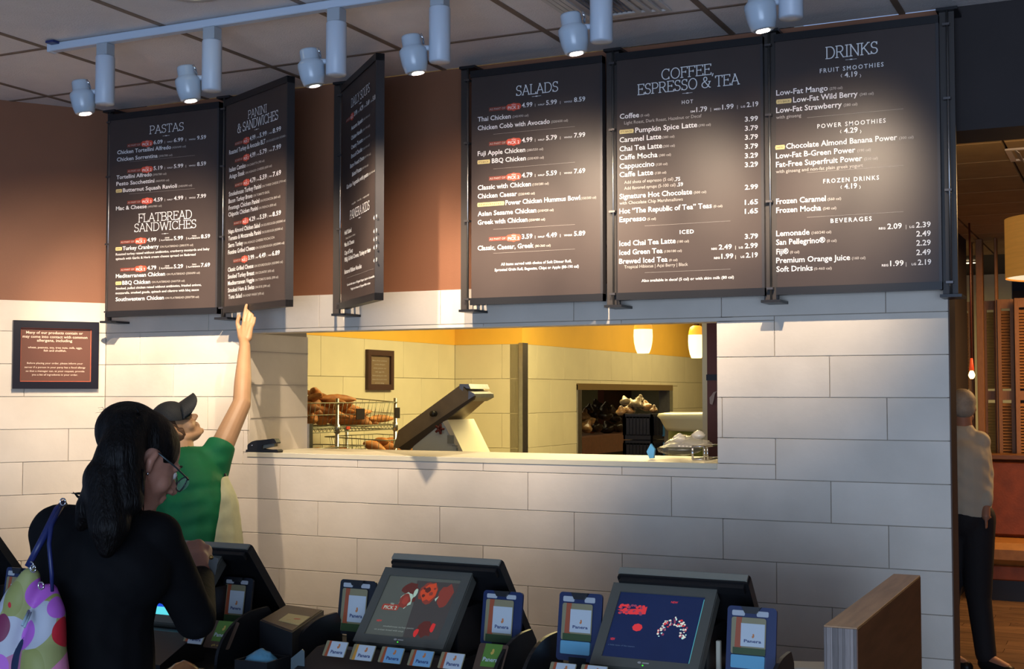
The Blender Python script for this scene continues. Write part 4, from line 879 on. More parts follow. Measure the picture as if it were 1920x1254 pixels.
# booth
ORG = mat('rust leather', (.20, .048, .014), .5, noise=.25, nscale=10, bump=.1); TAN = mat('tan leather', (.33, .15, .04), .45, noise=.15)
by = 6.45
t = thing('booth_bench', (-.2, by, 0), 'rust leather booth bench with tan seat cushion and wooden back rail', 'booth')
xb0 = onY(1832, 1000, by).x
b = MB(); b.box(xb0, 1.2, by+.06, by+.6, 0, .17); b.build('toe_kick', BLACK, t)
b = MB(); b.cbox(xb0, 1.2, by, by+.6, .17, .29, .01); b.build('base', ORG, t)
b = MB(); b.cbox(xb0, 1.2, by-.03, by+.5, .29, .47, .05); b.build('seat_cushion', TAN, t)
b = MB(); b.cbox(xb0, 1.2, by+.45, by+.62, .47, 1.12, .03); b.build('backrest', ORG, t)
b = MB(); b.cbox(xb0-.01, 1.2, by+.43, by+.66, 1.12, 1.165, .006); b.build('back_rail', mat('rail wood', (.14, .06, .02), .4, noise=.2, stretch=(1, 8, 8)), t)
# louvred shutters
SHW = mat('shutter wood', (.27, .13, .05), .45, noise=.15, stretch=(6, 6, 1)); SHY = mat('lit shutter wood', (.42, .30, .09), .5)  # SHY is the shutter wood with lamplight worked into its colour
for i, (pxa, pxb, yy, nm) in enumerate(((1799, 1822, 7.5, 'narrow, beside the wall end'), (1846, 1870, 7.45, 'pale, behind the red pendant'), (1872, 1902, 7.3, 'next to the pale one'), (1904, 1950, 7.2, 'wide, at the right edge'))):
    a_, c_ = onY(pxa, 700, yy).x, onY(pxb, 700, yy).x
    t = thing('louvred_shutter', ((a_+c_)/2, yy, 0), 'tall louvred wooden shutter, '+nm, 'shutter', 'louvred shutters behind the booth')
    w = min(.035, (c_-a_)*.22)
    for (x0, x1) in ((a_, a_+w), (c_-w, c_)): b = MB(); b.box(x0, x1, yy, yy+.035, .1, 2.5); b.build('stile', SHW, t)
    for z in (.1, 1.62, 2.42): b = MB(); b.box(a_+w, c_-w, yy+.003, yy+.032, z, z+.08); b.build('rail', SHW, t)
    b = MB()
    z = .2
    while z < 2.4:
        if not 1.58 < z < 1.72: b.box(a_+w, c_-w, -.018, .018, -.003, .003, M=Matrix.Translation((0, yy+.018, z)) @ Matrix.Rotation(R(50), 4, 'X'))
        z += .026
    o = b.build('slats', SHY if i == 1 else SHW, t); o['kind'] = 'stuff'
for i, (pxa, pxb, yy) in enumerate(((1833, 1846, 7.4), (1868, 1873, 7.35), (1822, 1826, 7.6))):
    a_, c_ = onY(pxa, 700, yy).x, onY(pxb, 700, yy).x; b = MB(); b.cbox(a_, c_, yy-.03, yy+.08, 0, CZ, .004)
    tag(b.build('wooden_post', SHW, origin=((a_+c_)/2, yy, 0)), 'wooden post between the shutters, '+('thick, left of the pale shutter', 'thin, right of the pale shutter', 'thin, behind the red pendant')[i], 'post', 'posts between the shutters')
# drum shade lamp
dl0 = onY(1884, 470, 1.7); dcx = dl0.x+.27; zb_, zt_2 = onY(1890, 524, 1.7).z, onY(1890, 414, 1.7).z
t = thing('drum_pendant', (dcx, 1.7, zb_), 'large drum pendant lamp with wood veneer shade at the right edge', 'pendant lamp')
b = MB(); b.lathe((dcx, 1.7, zb_), [(.27, 0), (.27, zt_2-zb_)], 40, capb=False, capt=False); b.build('shade', mat('veneer shade', (.36, .15, .03), .5, emit=.24, ecol=(1, .42, .07), noise=.35, nscale=3, stretch=(1, 1, 18)), t)
b = MB(); b.lathe((dcx, 1.7, zb_+.008), [(.001, 0), (.265, 0)], 36, capb=False, capt=False); b.build('diffuser', mat('diffuser glow', (1, .85, .55), .5, emit=.9, ecol=(1, .82, .52)), t)
b = MB(); b.tube([(dcx, 1.7, zb_+.02), (dcx, 1.7, CZ)], .006, 8); b.build('cord', BLACK, t)
l = bpy.data.lights.new('bulb', 'POINT'); l.energy = 30; l.color = (1, .62, .25); l.shadow_soft_size = .1; o = bpy.data.objects.new('bulb', l); COL.objects.link(o); o.parent = t; o.location = (0, 0, zt_2-zb_+.12)
# red pendant
p = onY(1822, 703, 6.2); t = thing('red_pendant', p-ZV*.03, 'small red pendant lamp glowing in front of the shutters', 'pendant lamp')
b = MB(); b.lathe(p-ZV*.03, [(.012, 0), (.022, .015), (.026, .03), (.018, .055), (.008, .07)], 14); b.build('bulb_glass', mat('bulb glow', (1, .7, .3), .3, emit=6, ecol=(1, .62, .22)), t)
b = MB(); b.lathe(p+ZV*.035, [(.020, 0), (.016, .04), (.01, .10)], 12); b.build('socket', mat('red glass', (.55, .05, .02), .3, emit=.4, ecol=(1, .12, .03)), t)
b = MB(); b.tube([p+ZV*.1, (p.x, p.y, CZ)], .008, 6); b.build('cord', mat('dark red cord', (.10, .02, .012), .5), t)
for i, (x, y) in enumerate(((1830, 548), (1858, 547), (1817, 493))):
    p = onZ(x, y, CZ-.004); t = thing('recessed_downlight', p, 'tiny far ceiling downlight, '+('left of the pair above the shutters', 'right of the pair above the shutters', 'orange one above the pair')[i], 'downlight', 'far downlights in the dining room')
    b = MB(); b.lathe(p, [(.001, 0), (.07, 0)], 16, capb=False, capt=False); b.build('diffuser', mat('far glow', (1, .85, .5), .4, emit=5, ecol=(1, .8, .45)), t)
    b = MB(); b.lathe(p, [(.07, .0), (.085, -.003), (.09, .004)], 16, capb=False, capt=False); b.build('ring', VM, t)
# dining vent
p = onZ(1890, 290, CZ); t = thing('ceiling_vent', p, 'metal air vent in the dim dining room ceiling', 'vent')
b = MB(); fr = (Vector((0, 0, CZ)), Vector((1, 0, 0)), Vector((0, 1, 0)), Vector((0, 0, -1)))
ring(b, p.x, p.x+.5, p.y-.2, p.y+.2, .03, 0, .01, fr); b.build('frame', VM, t)
for k in range(7): b = MB(); x = p.x+.06+k*.06; b.box(-.02, .02, p.y-.17, p.y+.17, -.002, .002, M=Matrix.Translation((x, 0, CZ-.012)) @ Matrix.Rotation(R(40), 4, 'Y')); b.build('slat', VM, t)

# ------------------------------------------------------------------ counter and terminals
CTZ = .87
t = thing('order_counter', (-2.9, -1.5, 0), 'long dark order counter running in front of the tiled wall', 'counter')
b = MB(); b.cbox(-5.2, -.70, -1.98, -1.10, CTZ-.04, CTZ, .004); b.build('worktop', mat('dark worktop', (.010, .009, .009), .65, noise=.3, nscale=40, spec=.2), t)
b = MB(); b.box(-5.2, -.70, -1.098, -1.085, CTZ-.04, CTZ+.004); b.build('edge_trim', mat('light edge', (.45, .38, .26), .4), t)
b = MB(); b.box(-5.15, -.72, -1.92, -1.15, 0, CTZ-.04); b.build('body', mat('dark front', (.03, .022, .02), .6), t)
b = MB(); b.box(-5.2, -.70, -2.16, -1.99, .70, .73); b.build('front_ledge', mat('dark ledge', (.02, .016, .015), .4), t)
VB = mat('bezel plastic', (.105, .105, .088), .45, bump=.03, bscale=300)
def roundrect(u0, u1, v0, v1, r, n=4):
    pts = []
    for (cx, cy, a0) in ((u1-r, v0+r, -90), (u1-r, v1-r, 0), (u0+r, v1-r, 90), (u0+r, v0+r, 180)):
        for i in range(n+1): q = R(a0+90*i/n); pts.append((cx+r*math.cos(q), cy+r*math.sin(q)))
    return pts
GREEN = mat('card green', (.10, .22, .035), .5); SILV = mat('silver print', (.42, .45, .48), .4); INK = mat('blue ink', (.03, .05, .16), .5); BRN = mat('mat brown', (.085, .05, .032), .5); CARDW = mat('card white', (.50, .56, .60), .45); EMB = mat('emblem orange', (.55, .20, .07), .5)
WAVE = [mat('wave olive', (.25, .22, .12), .5), mat('wave rust', (.36, .08, .03), .5), mat('wave gold', (.55, .26, .04), .5)]
def emblem(b, fr, u, v, s, d, mi): b.prism([(u-.5*s, v-.6*s), (u-.1*s, v-.9*s), (u+.4*s, v-.5*s), (u+.5*s, v+.1*s), (u+.35*s, v+.8*s), (u+.0*s, v+.9*s), (u-.3*s, v+.5*s), (u-.1*s, v+.1*s), (u-.5*s, v-.1*s)], d, d+.0004, fr, mi)
def gift_card(fr, u0, u1, v0, v1, label, grp='gift cards on the terminals', style='tall', white=CARDW, wv=1, name='gift_card', logo=INK):
    o, U, V, N = fr; W_ = u1-u0; H_ = v1-v0; base = o+U*((u0+u1)/2)+V*v0
    t = thing(name, base, label, 'gift card', grp)
    b = MB(); b.prism(roundrect(u0, u1, v0, v1, min(W_, H_)*.06, 2), 0, .0012, fr); b.build('card', WAVE[0] if style != 'green' else BRN, t)
    b = MB()
    if style == 'green':
        b.prism([(u0+W_*.22, v0+H_*.25), (u0+W_*.80, v0+H_*.25), (u0+W_*.80, v1), (u0+W_*.22, v1)], .0012, .0018, fr, 0)
        put_text(b, fr, 'Panera', u0+W_*.26, u0+W_*.76, v0+H_*.42, H_*.13, .02, d=.0022, mi=1); emblem(b, fr, u0+W_*.52, v0+H_*.74, H_*.11, .0019, 2)
        put_text(b, fr, 'gift cards', u0+W_*.3, u0+W_*.72, v0+H_*.08, H_*.07, .01, d=.0015, mi=2)
        b.build('print', [GREEN, CARDW, mat('emblem gold', (.55, .38, .08), .5)], t)
    else:
        k = .28 if style == 'tall' else .24
        b.prism([(u0+W_*.10, v0), (u0+W_*(k+.06), v0), (u0+W_*k, v0+H_*.3), (u0+W_*(k+.07), v0+H_*.55), (u0+W_*k, v0+H_*.8), (u0+W_*(k+.03), v1), (u0+W_*.14, v1)], .0012, .0016, fr, 0)
        a_, z_ = (.22, .84) if style == 'tall' else (0.0, .97)
        b.prism([(u0+W_*k, v0+H_*a_), (u1-W_*.03, v0+H_*a_), (u1-W_*.03, v0+H_*z_), (u0+W_*k, v0+H_*z_)], .0017, .0021, fr, 1)
        if style == 'tall': b.prism([(u0+W_*.06, v0), (u1, v0), (u1, v0+H_*.18), (u0+W_*.06, v0+H_*.18)], .0017, .0021, fr, 2)
        tv = v0+H_*(.33 if style == 'tall' else .20); hh = H_*(.075 if style == 'tall' else .20)
        put_text(b, fr, 'Panera', u0+W_*(k+.10), u1-W_*.12, tv, hh, .025, d=.0026, mi=3); emblem(b, fr, (u0+W_*k+u1)/2, tv+hh*2.4, hh*.9, .0022, 4)
        b.build('print', [WAVE[wv], white, mat('leaf green', (.035, .07, .02), .5), logo, EMB], t)
    return t
def card_stand(pxs, yy, col, where, strip=False, lean=9, tag_=''):
    x0, yt, x1, yb_ = pxs; a_ = onY(x0, yb_, yy); c_ = onY(x1, yt, yy); bx_ = onY(x1, yb_, yy)
    U = Vector((1, 0, 0)); V = Vector((0, math.sin(R(lean)), math.cos(R(lean)))); N = U.cross(V)
    o = Vector((a_.x, yy, a_.z)); W_ = bx_.x-a_.x; H_ = (c_.z-a_.z)/V.z; fr = (o, U, V, N)
    t = thing('card_stand', (o.x+W_/2, yy, CTZ), col[1]+' gift card stand '+where, 'card stand', 'card stands on the counter')
    b = MB(); b.prism(roundrect(0, W_, 0, H_, .010), -.008, 0, fr); b.build('back_panel', col[0], t)
    b = MB(); b.prism([(W_*.30, H_*1.0), (W_*.38, H_*.90), (W_*.60, H_*.90), (W_*.70, H_*1.0)], 0, .012, fr); b.build('clip', BLKP, t)
    b = MB(); b.prism(roundrect(W_*.10, W_*.36, H_*.86, H_*.94, .003, 2), 0, .002, fr); b.prism(roundrect(W_*.60, W_*.84, H_*.86, H_*.94, .003, 2), 0, .002, fr); b.build('header_print', SILV, t)
    b = MB(); b.box(o.x+W_*.3, o.x+W_*.7, yy+.0, yy+.05, CTZ, max(CTZ+.02, o.z+.01)); b.build('foot', BLKP, t)
    v0 = H_*.30 if strip else H_*.06
    if strip: b = MB(); b.prism(roundrect(W_*.12, W_*.80, H_*.10, H_*.29, .003, 2), .0, .010, fr); b.build('acrylic_pocket', mat('blue acrylic', (.12, .36, .52), .18, spec=.8), t)
    f2 = (o+N*.003, U, V, N); gift_card(f2, W_*.10, W_*.80, v0, H_*.84, 'upright gift card clipped in the '+col[1]+' stand '+where, white=CARDW)
    return t
SCR = {}
def disp_frame(b0, b1, w, x0): pass
def blobp(u, v, ru, rv, seed, n=14):
    g = random.Random(seed); return [(u+ru*g.uniform(.72, 1.08)*math.cos(2*PI*i/n), v+rv*g.uniform(.72, 1.08)*math.sin(2*PI*i/n)) for i in range(n)]
def screenA(fr, W_, H_, par):
    b = MB(); b.prism([(0, 0), (W_, 0), (W_, H_), (0, H_)], 0, .0008, fr); b.build('screen', mat('screen grey', (.05, .055, .05), .15, emit=.42, ecol=(.11, .125, .11), noise=.3, nscale=5), par)
    b = MB()
    b.prism([(W_*.52, 0), (W_, 0), (W_, H_*.95), (W_*.40, H_*.95), (W_*.48, H_*.55)], .0009, .001, fr, 0)
    b.prism(blobp(W_*.86, H_*.72, W_*.11, H_*.22, 1), .0011, .0012, fr, 4)
    b.prism(blobp(W_*.36, H_*.80, W_*.12, H_*.12, 2), .0011, .0012, fr, 3)
    b.prism(blobp(W_*.62, H_*.76, W_*.14, H_*.20, 3, 18), .0012, .0013, fr, 4); b.prism(blobp(W_*.63, H_*.77, W_*.12, H_*.17, 4, 16), .0014, .0015, fr, 1)
    for k_, (qx, qy, qr) in enumerate(((.60, .80, .045), (.66, .74, .03), (.57, .70, .025), (.69, .83, .02), (.55, .82, .02))): b.prism(blobp(W_*qx, H_*qy, W_*qr, H_*qr*1.2, 10+k_, 9), .0016, .0017, fr, 4 if k_ % 2 else 3)
    b.prism(blobp(W_*.35, H_*.60, W_*.095, H_*.15, 5, 16), .0011, .0013, fr, 5); b.prism(blobp(W_*.345, H_*.59, W_*.082, H_*.13, 6, 15), .0014, .0015, fr, 4); b.prism(blobp(W_*.35, H_*.60, W_*.05, H_*.08, 7, 10), .0016, .0017, fr, 6)
    b.prism(blobp(W_*.45, H_*.74, W_*.03, H_*.09, 8, 9), .0011, .0013, fr, 5); b.prism(blobp(W_*.46, H_*.62, W_*.03, H_*.05, 9, 9), .0012, .0014, fr, 3); b.prism([(W_*.74, H_*.66), (W_*.78, H_*.71), (W_*.76, H_*.62)], .0014, .0018, fr, 5)
    b.prism(blobp(W_*.76, H_*.16, W_*.13, H_*.14, 12, 16), .0011, .0012, fr, 3); b.prism(blobp(W_*.67, H_*.09, W_*.035, H_*.08, 13, 9), .0013, .0015, fr, 2); b.prism(blobp(W_*.86, H_*.19, W_*.035, H_*.09, 14, 9), .0013, .0015, fr, 2)
    b.prism(roundrect(W_*.07, W_*.30, H_*.42, H_*.52, .006), .0011, .0013, fr, 6)
    put_text(b, fr, 'PICK 2', W_*.10, W_*.28, H_*.435, H_*.055, .02, d=.0017, mi=5); put_text(b, fr, 'YOU', W_*.17, W_*.22, H_*.51, H_*.03, .01, d=.0017, mi=5)
    put_text(b, fr, 'NEW', W_*.08, W_*.15, H_*.22, H_*.03, .02, d=.0014, mi=2); put_text(b, fr, 'smokehouse turkey panini', W_*.20, W_*.62, H_*.14, H_*.025, 0, d=.0019, mi=7); put_text(b, fr, 'on artisan bread with soup', W_*.10, W_*.50, H_*.08, H_*.025, 0, d=.0019, mi=7)
    e = lambda n, c, s_=1: mat(n, c, .3, emit=s_, ecol=c)
    b.build('screen_picture', [e('pic black', (.030, .028, .028)), e('pic orange', (.30, .036, .014)), e('pic red', (.34, .018, .018)), e('pic dark', (.055, .014, .012)), e('pic rust', (.12, .024, .018)), e('pic pale', (.22, .30, .24)), e('pic dull red', (.17, .028, .02)), e('pic grey', (.16, .18, .16))], par)
def screenB(fr, W_, H_, par):
    e = lambda n, c, s_=1: mat(n, c, .3, emit=s_, ecol=c)
    b = MB(); b.prism([(0, 0), (W_, 0), (W_, H_), (0, H_)], 0, .0008, fr); b.build('screen', mat('screen blue', (.006, .012, .04), .15, emit=.5, ecol=(.010, .022, .085), noise=.3, nscale=6), par)
    b = MB(); rg = random.Random(4)
    b.prism([(W_*.02, H_*.72), (W_*.30, H_*.76), (W_*.36, H_*.80), (W_*.36, H_*.68), (W_*.18, H_*.66)], .0009, .0012, fr, 0)
    for _ in range(40): b.prism(ell(W_*rg.uniform(.03, .36), H_*rg.uniform(.67, .80), W_*.02, H_*.02, 6), .0012, .0014+rg.random()*.0003, fr, rg.choice((0, 0, 1)))
    b.prism(ell(W_*.31, H_*.47, W_*.06, H_*.06, 8), .0010, .0013, fr, 0)
    for _ in range(90):
        an = R(rg.uniform(-10, 190)); rd = rg.uniform(.55, 1.0); b.prism(ell(W_*(.72+.17*rd*math.cos(an)), H_*(.40+.27*rd*math.sin(an)), W_*rg.uniform(.006, .016), H_*rg.uniform(.008, .02), 6), .0012, .0014+rg.random()*.0004, fr, rg.choice((1, 2, 2, 3, 0)))
    put_text(b, fr, 'NEW', W_*.62, W_*.70, H_*.88, H_*.03, .02, d=.0014, mi=0); put_text(b, fr, 'NEW', W_*.04, W_*.09, H_*.25, H_*.035, .02, d=.0014, mi=0); put_text(b, fr, 'a little taste of the season', W_*.03, W_*.34, H_*.17, H_*.02, 0, d=.0014, mi=4)
    b.prism([(W_*.985, 0), (W_*.997, 0), (W_*.997, H_*.97), (W_*.985, H_*.97)], .001, .0014, fr, 5)
    b.build('screen_picture', [e('pic crimson', (.42, .025, .03)), e('pic plum', (.16, .03, .06)), e('pic cream', (.48, .46, .38)), e('pic mint', (.30, .50, .46)), e('pic slate', (.05, .08, .12)), e('pic teal', (.05, .22, .24))], par)
def screenC(fr, W_, H_, par):
    e = lambda n, c, s_=1: mat(n, c, .3, emit=s_, ecol=c)
    b = MB(); b.prism([(0, 0), (W_, 0), (W_, H_), (0, H_)], 0, .0008, fr); b.build('screen', e('screen cyan', (.10, .62, .66)), par)
    b = MB()
    for v in (.14, .45, .75): b.prism([(W_*.02, H_*v), (W_*.98, H_*v), (W_*.98, H_*(v+.10)), (W_*.02, H_*(v+.10))], .0009, .0012, fr, 0)
    b.build('screen_picture', [e('screen deep blue', (.01, .06, .50))], par)
def terminal(fx, label, scr, rw=.366, roff=.05, wings=True):
    t = thing('sales_terminal', (fx, -1.42, CTZ), label, 'terminal', 'sales terminals on the counter')
    U = Vector((1, 0, 0)); V = Vector((0, .688, .726)).normalized(); N = U.cross(V); W_, H_ = .296, .262
    o = Vector((fx-W_/2, -1.60, .965)); fr = (o, U, V, N)
    b = MB(); b.prism(roundrect(0, W_, 0, H_, .012), -.034, -.002, fr); ring(b, .001, W_-.001, .001, H_-.001, .027, -.003, .004, fr); d = b.build('customer_display', VB, t)
    f2 = (o+U*.028+V*.030-N*.0015, U, V, N)
    (scr or screenC)(f2, W_-.056, H_-.058, d)
    b = MB(); b.prism(ell(W_/2-.02, .018, .006, .003, 10), .004, .005, fr, 0); put_text(b, fr, 'ABBA', W_/2-.012, W_/2+.012, .0158, .0045, .02, d=.0045); b = MB(); b.prism(ell(W_/2-.012, .018, .005, .0032, 10), .004, .005, fr); b.prism([(W_/2-.004, .016), (W_/2+.014, .016), (W_/2+.014, .0195), (W_/2-.004, .0195)], .004, .0045, fr); b.build('maker_mark', DIM, d)
    b = MB(); b.prism(ell(W_/2-.001, .010, .0022, .0018, 8), .004, .0055, fr); b.build('power_light', mat('green led', (.05, .6, .03), .3, emit=.8, ecol=(.08, .9, .04)), d)
    # staff display, leaning the other way
    U2 = Vector((1, 0, 0)); V2 = Vector((0, -.648, .762)).normalized(); N2 = Vector((0, -.762, -.648)); L2 = .31
    o2 = Vector((fx+roff-rw/2, -1.200, .958)); f3 = (o2, U2, V2, N2)
    b = MB(); b.prism(roundrect(0, rw, 0, L2, .012), -.004, .026, f3); b.build('staff_display', BLKP, t)
    b = MB(); b.prism(roundrect(.01, rw-.01, L2-.03, L2-.004, .004), .026, .042, f3); b.build('top_ridge', BLKP, t)
    b = MB(); b.prism([(.004, L2-.002), (rw-.004, L2-.002), (rw-.004, L2+.004), (.004, L2+.004)], .0, .020, f3); b.build('top_strip', mat('lit taupe edge', (.26, .25, .20), .5), t)  # upper edge of the display, light falling on it put into the taupe
    b = MB(); b.box(fx-.10, fx+.14, -1.50, -1.25, CTZ, 1.06); b.box(fx-.15, fx+.17, -1.55, -1.15, CTZ, .93); b.build('housing', BLKP, t)
    if wings:
        for sx in (-.305, .345):
            prof = [(-1.70, CTZ+.0)]+[(-1.70+.20*(1-math.cos(R(q))), .88+.135*math.sin(R(q))) for q in range(0, 91, 10)]+[(-1.45, 1.015), (-1.42, .98), (-1.42, CTZ)]
            b = MB(); b.prism(prof, -.005, .005, (Vector((fx+sx, 0, 0)), Vector((0, 1, 0)), ZV, Vector((1, 0, 0)))); b.build('side_wing', BLKP, t)
        b = MB(); b.prism([(-1.82, CTZ), (-1.82, .893), (-1.66, .955), (-1.62, .955), (-1.62, CTZ)], fx-.23, fx+.24, (Vector((0, 0, 0)), Vector((0, 1, 0)), ZV, Vector((1, 0, 0)))); b.build('card_tray', BLKP, t)
    return t
TA = terminal(-1.897, 'sales terminal with grey screen of dark red food, in the middle of the counter', screenA)
TB = terminal(-1.165, 'sales terminal with dark blue screen, right of the middle one', screenB, .37, .045)
TCX = terminal(-2.80, 'sales terminal in front of the woman in black, its screen cyan', screenC, .40, .045)
TD = terminal(-3.90, 'sales terminal cut off by the left edge, behind the patterned bag', screenC, .40, .02)
# cards in the trays
Vt = Vector((0, .16, .062)).normalized(); Ut = Vector((1, 0, 0)); Nt = Ut.cross(Vt)
Vc = Vector((0, math.sin(R(35)), math.cos(R(35)))); Nc = Ut.cross(Vc)
def row(lst, yy, zof, who, wh):
    for i, (px_, py_, ww, wv, wt) in enumerate(lst):
        p = onY(px_, py_, yy); fr = (p, Ut, Vc, Nc)
        gift_card(fr, 0, .072, 0, .046, wt+' gift card in the tray of the '+who+' terminal, '+wh[i], 'gift cards in the trays', 'wide', white=CARDW if wt == 'white' else mat('card blue', (.20, .38, .55), .45), wv=wv)
row([(604, 1229, 50, 1, 'white'), (655, 1236, 50, 2, 'white'), (708, 1241, 50, 1, 'pale blue'), (763, 1247, 50, 1, 'pale blue'), (820, 1252, 50, 1, 'white')], -1.72, 0, 'middle', ['first from the left', 'second from the left, gold edged', 'third from the left', 'fourth from the left', 'fifth, at the right end'])
row([(1026, 1272, 50, 1, 'white'), (1084, 1277, 50, 1, 'white')], -1.72, 0, 'blue-screened', ['left one', 'right one'])
row([(342, 1205, 50, 1, 'white')], -1.70, 0, "woman's", ['beside her elbow'])
BLUEP = (mat('blue stand plastic', (.010, .022, .085), .4), 'blue'); BLKS = (mat('black stand plastic', (.008, .010, .016), .4), 'black')
card_stand((630, 1092, 697, 1187), -1.43, BLKS, 'left of the middle terminal')
card_stand((900, 1113, 974, 1207), -1.47, BLUEP, 'right of the middle terminal')
card_stand((1042, 1117, 1123, 1236), -1.50, BLUEP, 'left of the blue-screened terminal', True)
card_stand((1360, 1144, 1453, 1262), -1.52, BLUEP, 'right of the blue-screened terminal', True)
card_stand((411, 1086, 466, 1168), -1.40, BLKS, 'under the terminal beside the woman')
card_stand((-2, 1068, 44, 1172), -1.50, BLUEP, 'at the left edge of the view')
p = onY(380, 1213, -1.66); gift_card((p, Ut, Vc, Nc), 0, .098, 0, .088, 'brown card with green logo square right of the woman’s elbow', 'brown logo cards', 'green')
p = onY(884, 1262, -1.66); gift_card((p, Vector((1, 0, 0)), Vc, Nc), 0, .088, 0, .088, 'dark card with green logo square below the blue stand', 'brown logo cards', 'green')
# tip box with mat and yellow card
zb0 = 1.0; FL, FR_, BR_, BL_ = [onZ(x, y, zb0) for x, y in ((487, 1163), (548, 1186), (607, 1144), (537, 1134))]
t = thing('counter_box', ((FL.x+BR_.x)/2, (FL.y+BR_.y)/2, CTZ), 'black counter box with brown mat between woman and middle terminal', 'box')
fr = (Vector((0, 0, 0)), Vector((1, 0, 0)), Vector((0, 1, 0)), ZV); poly = [(q.x, q.y) for q in (FL, FR_, BR_, BL_)]
b = MB(); b.prism(poly, CTZ, zb0, fr); b.build('body', BLKP, t)
mc = sum((Vector(q) for q in poly), Vector((0, 0)))/4
b = MB(); b.prism([tuple(mc+(Vector(q)-mc)*.93) for q in poly], zb0, zb0+.003, fr); b.build('mat', BRN, t)
cc = [onZ(x, y, zb0+.004) for x, y in ((522, 1163), (560, 1172), (581, 1156), (541, 1150))]
b = MB(); b.prism([(q.x, q.y) for q in cc], zb0+.003, zb0+.0045, fr); o = b.build('yellow_card', mat('yellow card', (.58, .52, .24), .5), t)
b = MB(); p = onZ(557, 1160, zb0+.005); b.prism(ell(p.x, p.y, .012, .006), zb0+.0046, zb0+.005, fr); p = onZ(541, 1161, zb0+.005); b.prism(ell(p.x, p.y, .008, .004), zb0+.0046, zb0+.005, fr, 1); b.build('card_print', [RED, YEL], o)
# things on the lower ledge
def blob(name, px_, py_, yy, r_, sq, m_, label, cat, seed, bend=1.0):
    p = onY(px_, py_, yy); vs, fs = crumple(seed, r_, sq, False); b = MB(); b.add([p+Vector((v.x*bend, v.y, v.z)) for v in vs], fs, 0, True); return tag(b.build(name, m_, origin=p-ZV*r_*sq), label, cat)
PAST = mat('wrapped pastry', (.42, .17, .05), .22, noise=.5, nscale=20, bump=.4, bscale=35, spec=.7)
t = blob('wrapped_pastry', 345, 1268, -1.88, .055, .7, PAST, 'shiny wrapped orange-brown pastry below the woman’s tray', 'pastry', 11)
t = blob('wrapped_cake', 378, 1275, -1.86, .045, .7, mat('chocolate wrap', (.10, .065, .03), .2, noise=.8, nscale=25, col2=(.50, .38, .14), spec=.7, bump=.3), 'dark cake with gold stripes in clear wrap beside the pastry', 'cake', 12)
p = onY(505, 1262, -1.75); t = thing('waste_bin', (p.x, -1.75, CTZ), 'black bin holding pale blue plastic bags under the counter box', 'bin')
b = MB(); ring(b, p.x-.06, p.x+.05, -1.83, -1.72, .006, CTZ, .935, (Vector((0, 0, 0)), Vector((1, 0, 0)), Vector((0, 1, 0)), ZV)); b.build('bin', BLKP, t)
b = MB(); vs, fs = crumple(21, .040, .8, False); b.add([Vector((p.x-.01, -1.775, .925))+v for v in vs], fs, 0, True); b.build('plastic_bag', mat('blue plastic bag', (.10, .30, .44), .25, bump=.5, bscale=30), t)
p = onY(560, 1250, -1.75); b = MB(); b.prism([(-.025, -.04), (.022, -.04), (.020, .045), (.012, .050), (-.025, .022)], 0, .004, (Vector((p.x, -1.75, p.z)), u_, ZV, Vector((.3, -.95, 0)))); tag(b.build('acrylic_sign', mat('grey acrylic', (.10, .13, .14), .2, spec=.7), origin=(p.x, -1.75, CTZ)), 'small slanted grey acrylic sign beside the counter box', 'sign')
p = onZ(1512, 1246, .935); b = MB(); b.cbox(-.055, .055, -.05, .05, -.065, 0, .003, M=Matrix.Translation((p.x, p.y, .935)) @ Matrix.Rotation(R(18), 4, 'Z')); tag(b.build('paper_box', mat('white card', (.62, .60, .52), .6), origin=(p.x, p.y, CTZ)), 'white cardboard box on the counter beside the wooden partition', 'box')
p = onY(1347, 1205, -1.45); b = MB(); b.cbox(p.x-.006, p.x+.006, -1.455, -1.44, CTZ, p.z+.006, .002); tag(b.build('pen_holder', mat('cream plastic', (.5, .46, .36), .5), origin=(p.x, -1.45, CTZ)), 'narrow cream holder between blue screen and right card stand', 'holder')
# laminated wooden partition
PX0, PX1, PY0, PY1, PZ = -.655, -.580, -1.80, -.86, 1.15
t = thing('wooden_partition', ((PX0+PX1)/2, (PY0+PY1)/2, 0), 'thick laminated wooden partition at the right end of the counter', 'partition')
OAK = mat('oak veneer', (.42, .24, .12), .45, noise=.25, nscale=4, stretch=(12, 1, 12)); SIDE = mat('walnut side', (.13, .055, .025), .5, noise=.3, nscale=4, stretch=(1, 1, 8))
b = MB(); b.box(PX0+.002, PX1-.002, PY0+.01, PY1, 0, PZ-.004); b.build('core', SIDE, t)
b = MB(); b.cbox(PX0, PX1, PY0, PY1, PZ-.004, PZ, .001); b.build('top_veneer', OAK, t)
b = MB(); b.cbox(PX1-.002, PX1+.001, PY0, PY1, 0, PZ-.004, .0005); b.build('side_veneer', SIDE, t)
ws = [.006, .009, .004, .013, .010, .005, .012, .007, .009]; tot = sum(ws); x = PX0
for i, w in enumerate(ws):
    w = w*(PX1-PX0)/tot; c_ = [.17, .25, .30, .15, .21, .28, .16, .24, .19][i]
    piece('ply_layer', t, x, x+w, PY0-.001+.0006*(i % 3), PY0+.012, 0, PZ-.004, mat('ply %d' % (i % 5), (c_, c_*.84, c_*.76), .6, noise=.2, nscale=6, stretch=(30, 30, 3)), .0006)
    x += w
for o in t.children:      # ply pieces were placed in world axes: shift into the partition's frame
    if o.name.startswith('ply_layer'): o.location -= Vector(t.location)
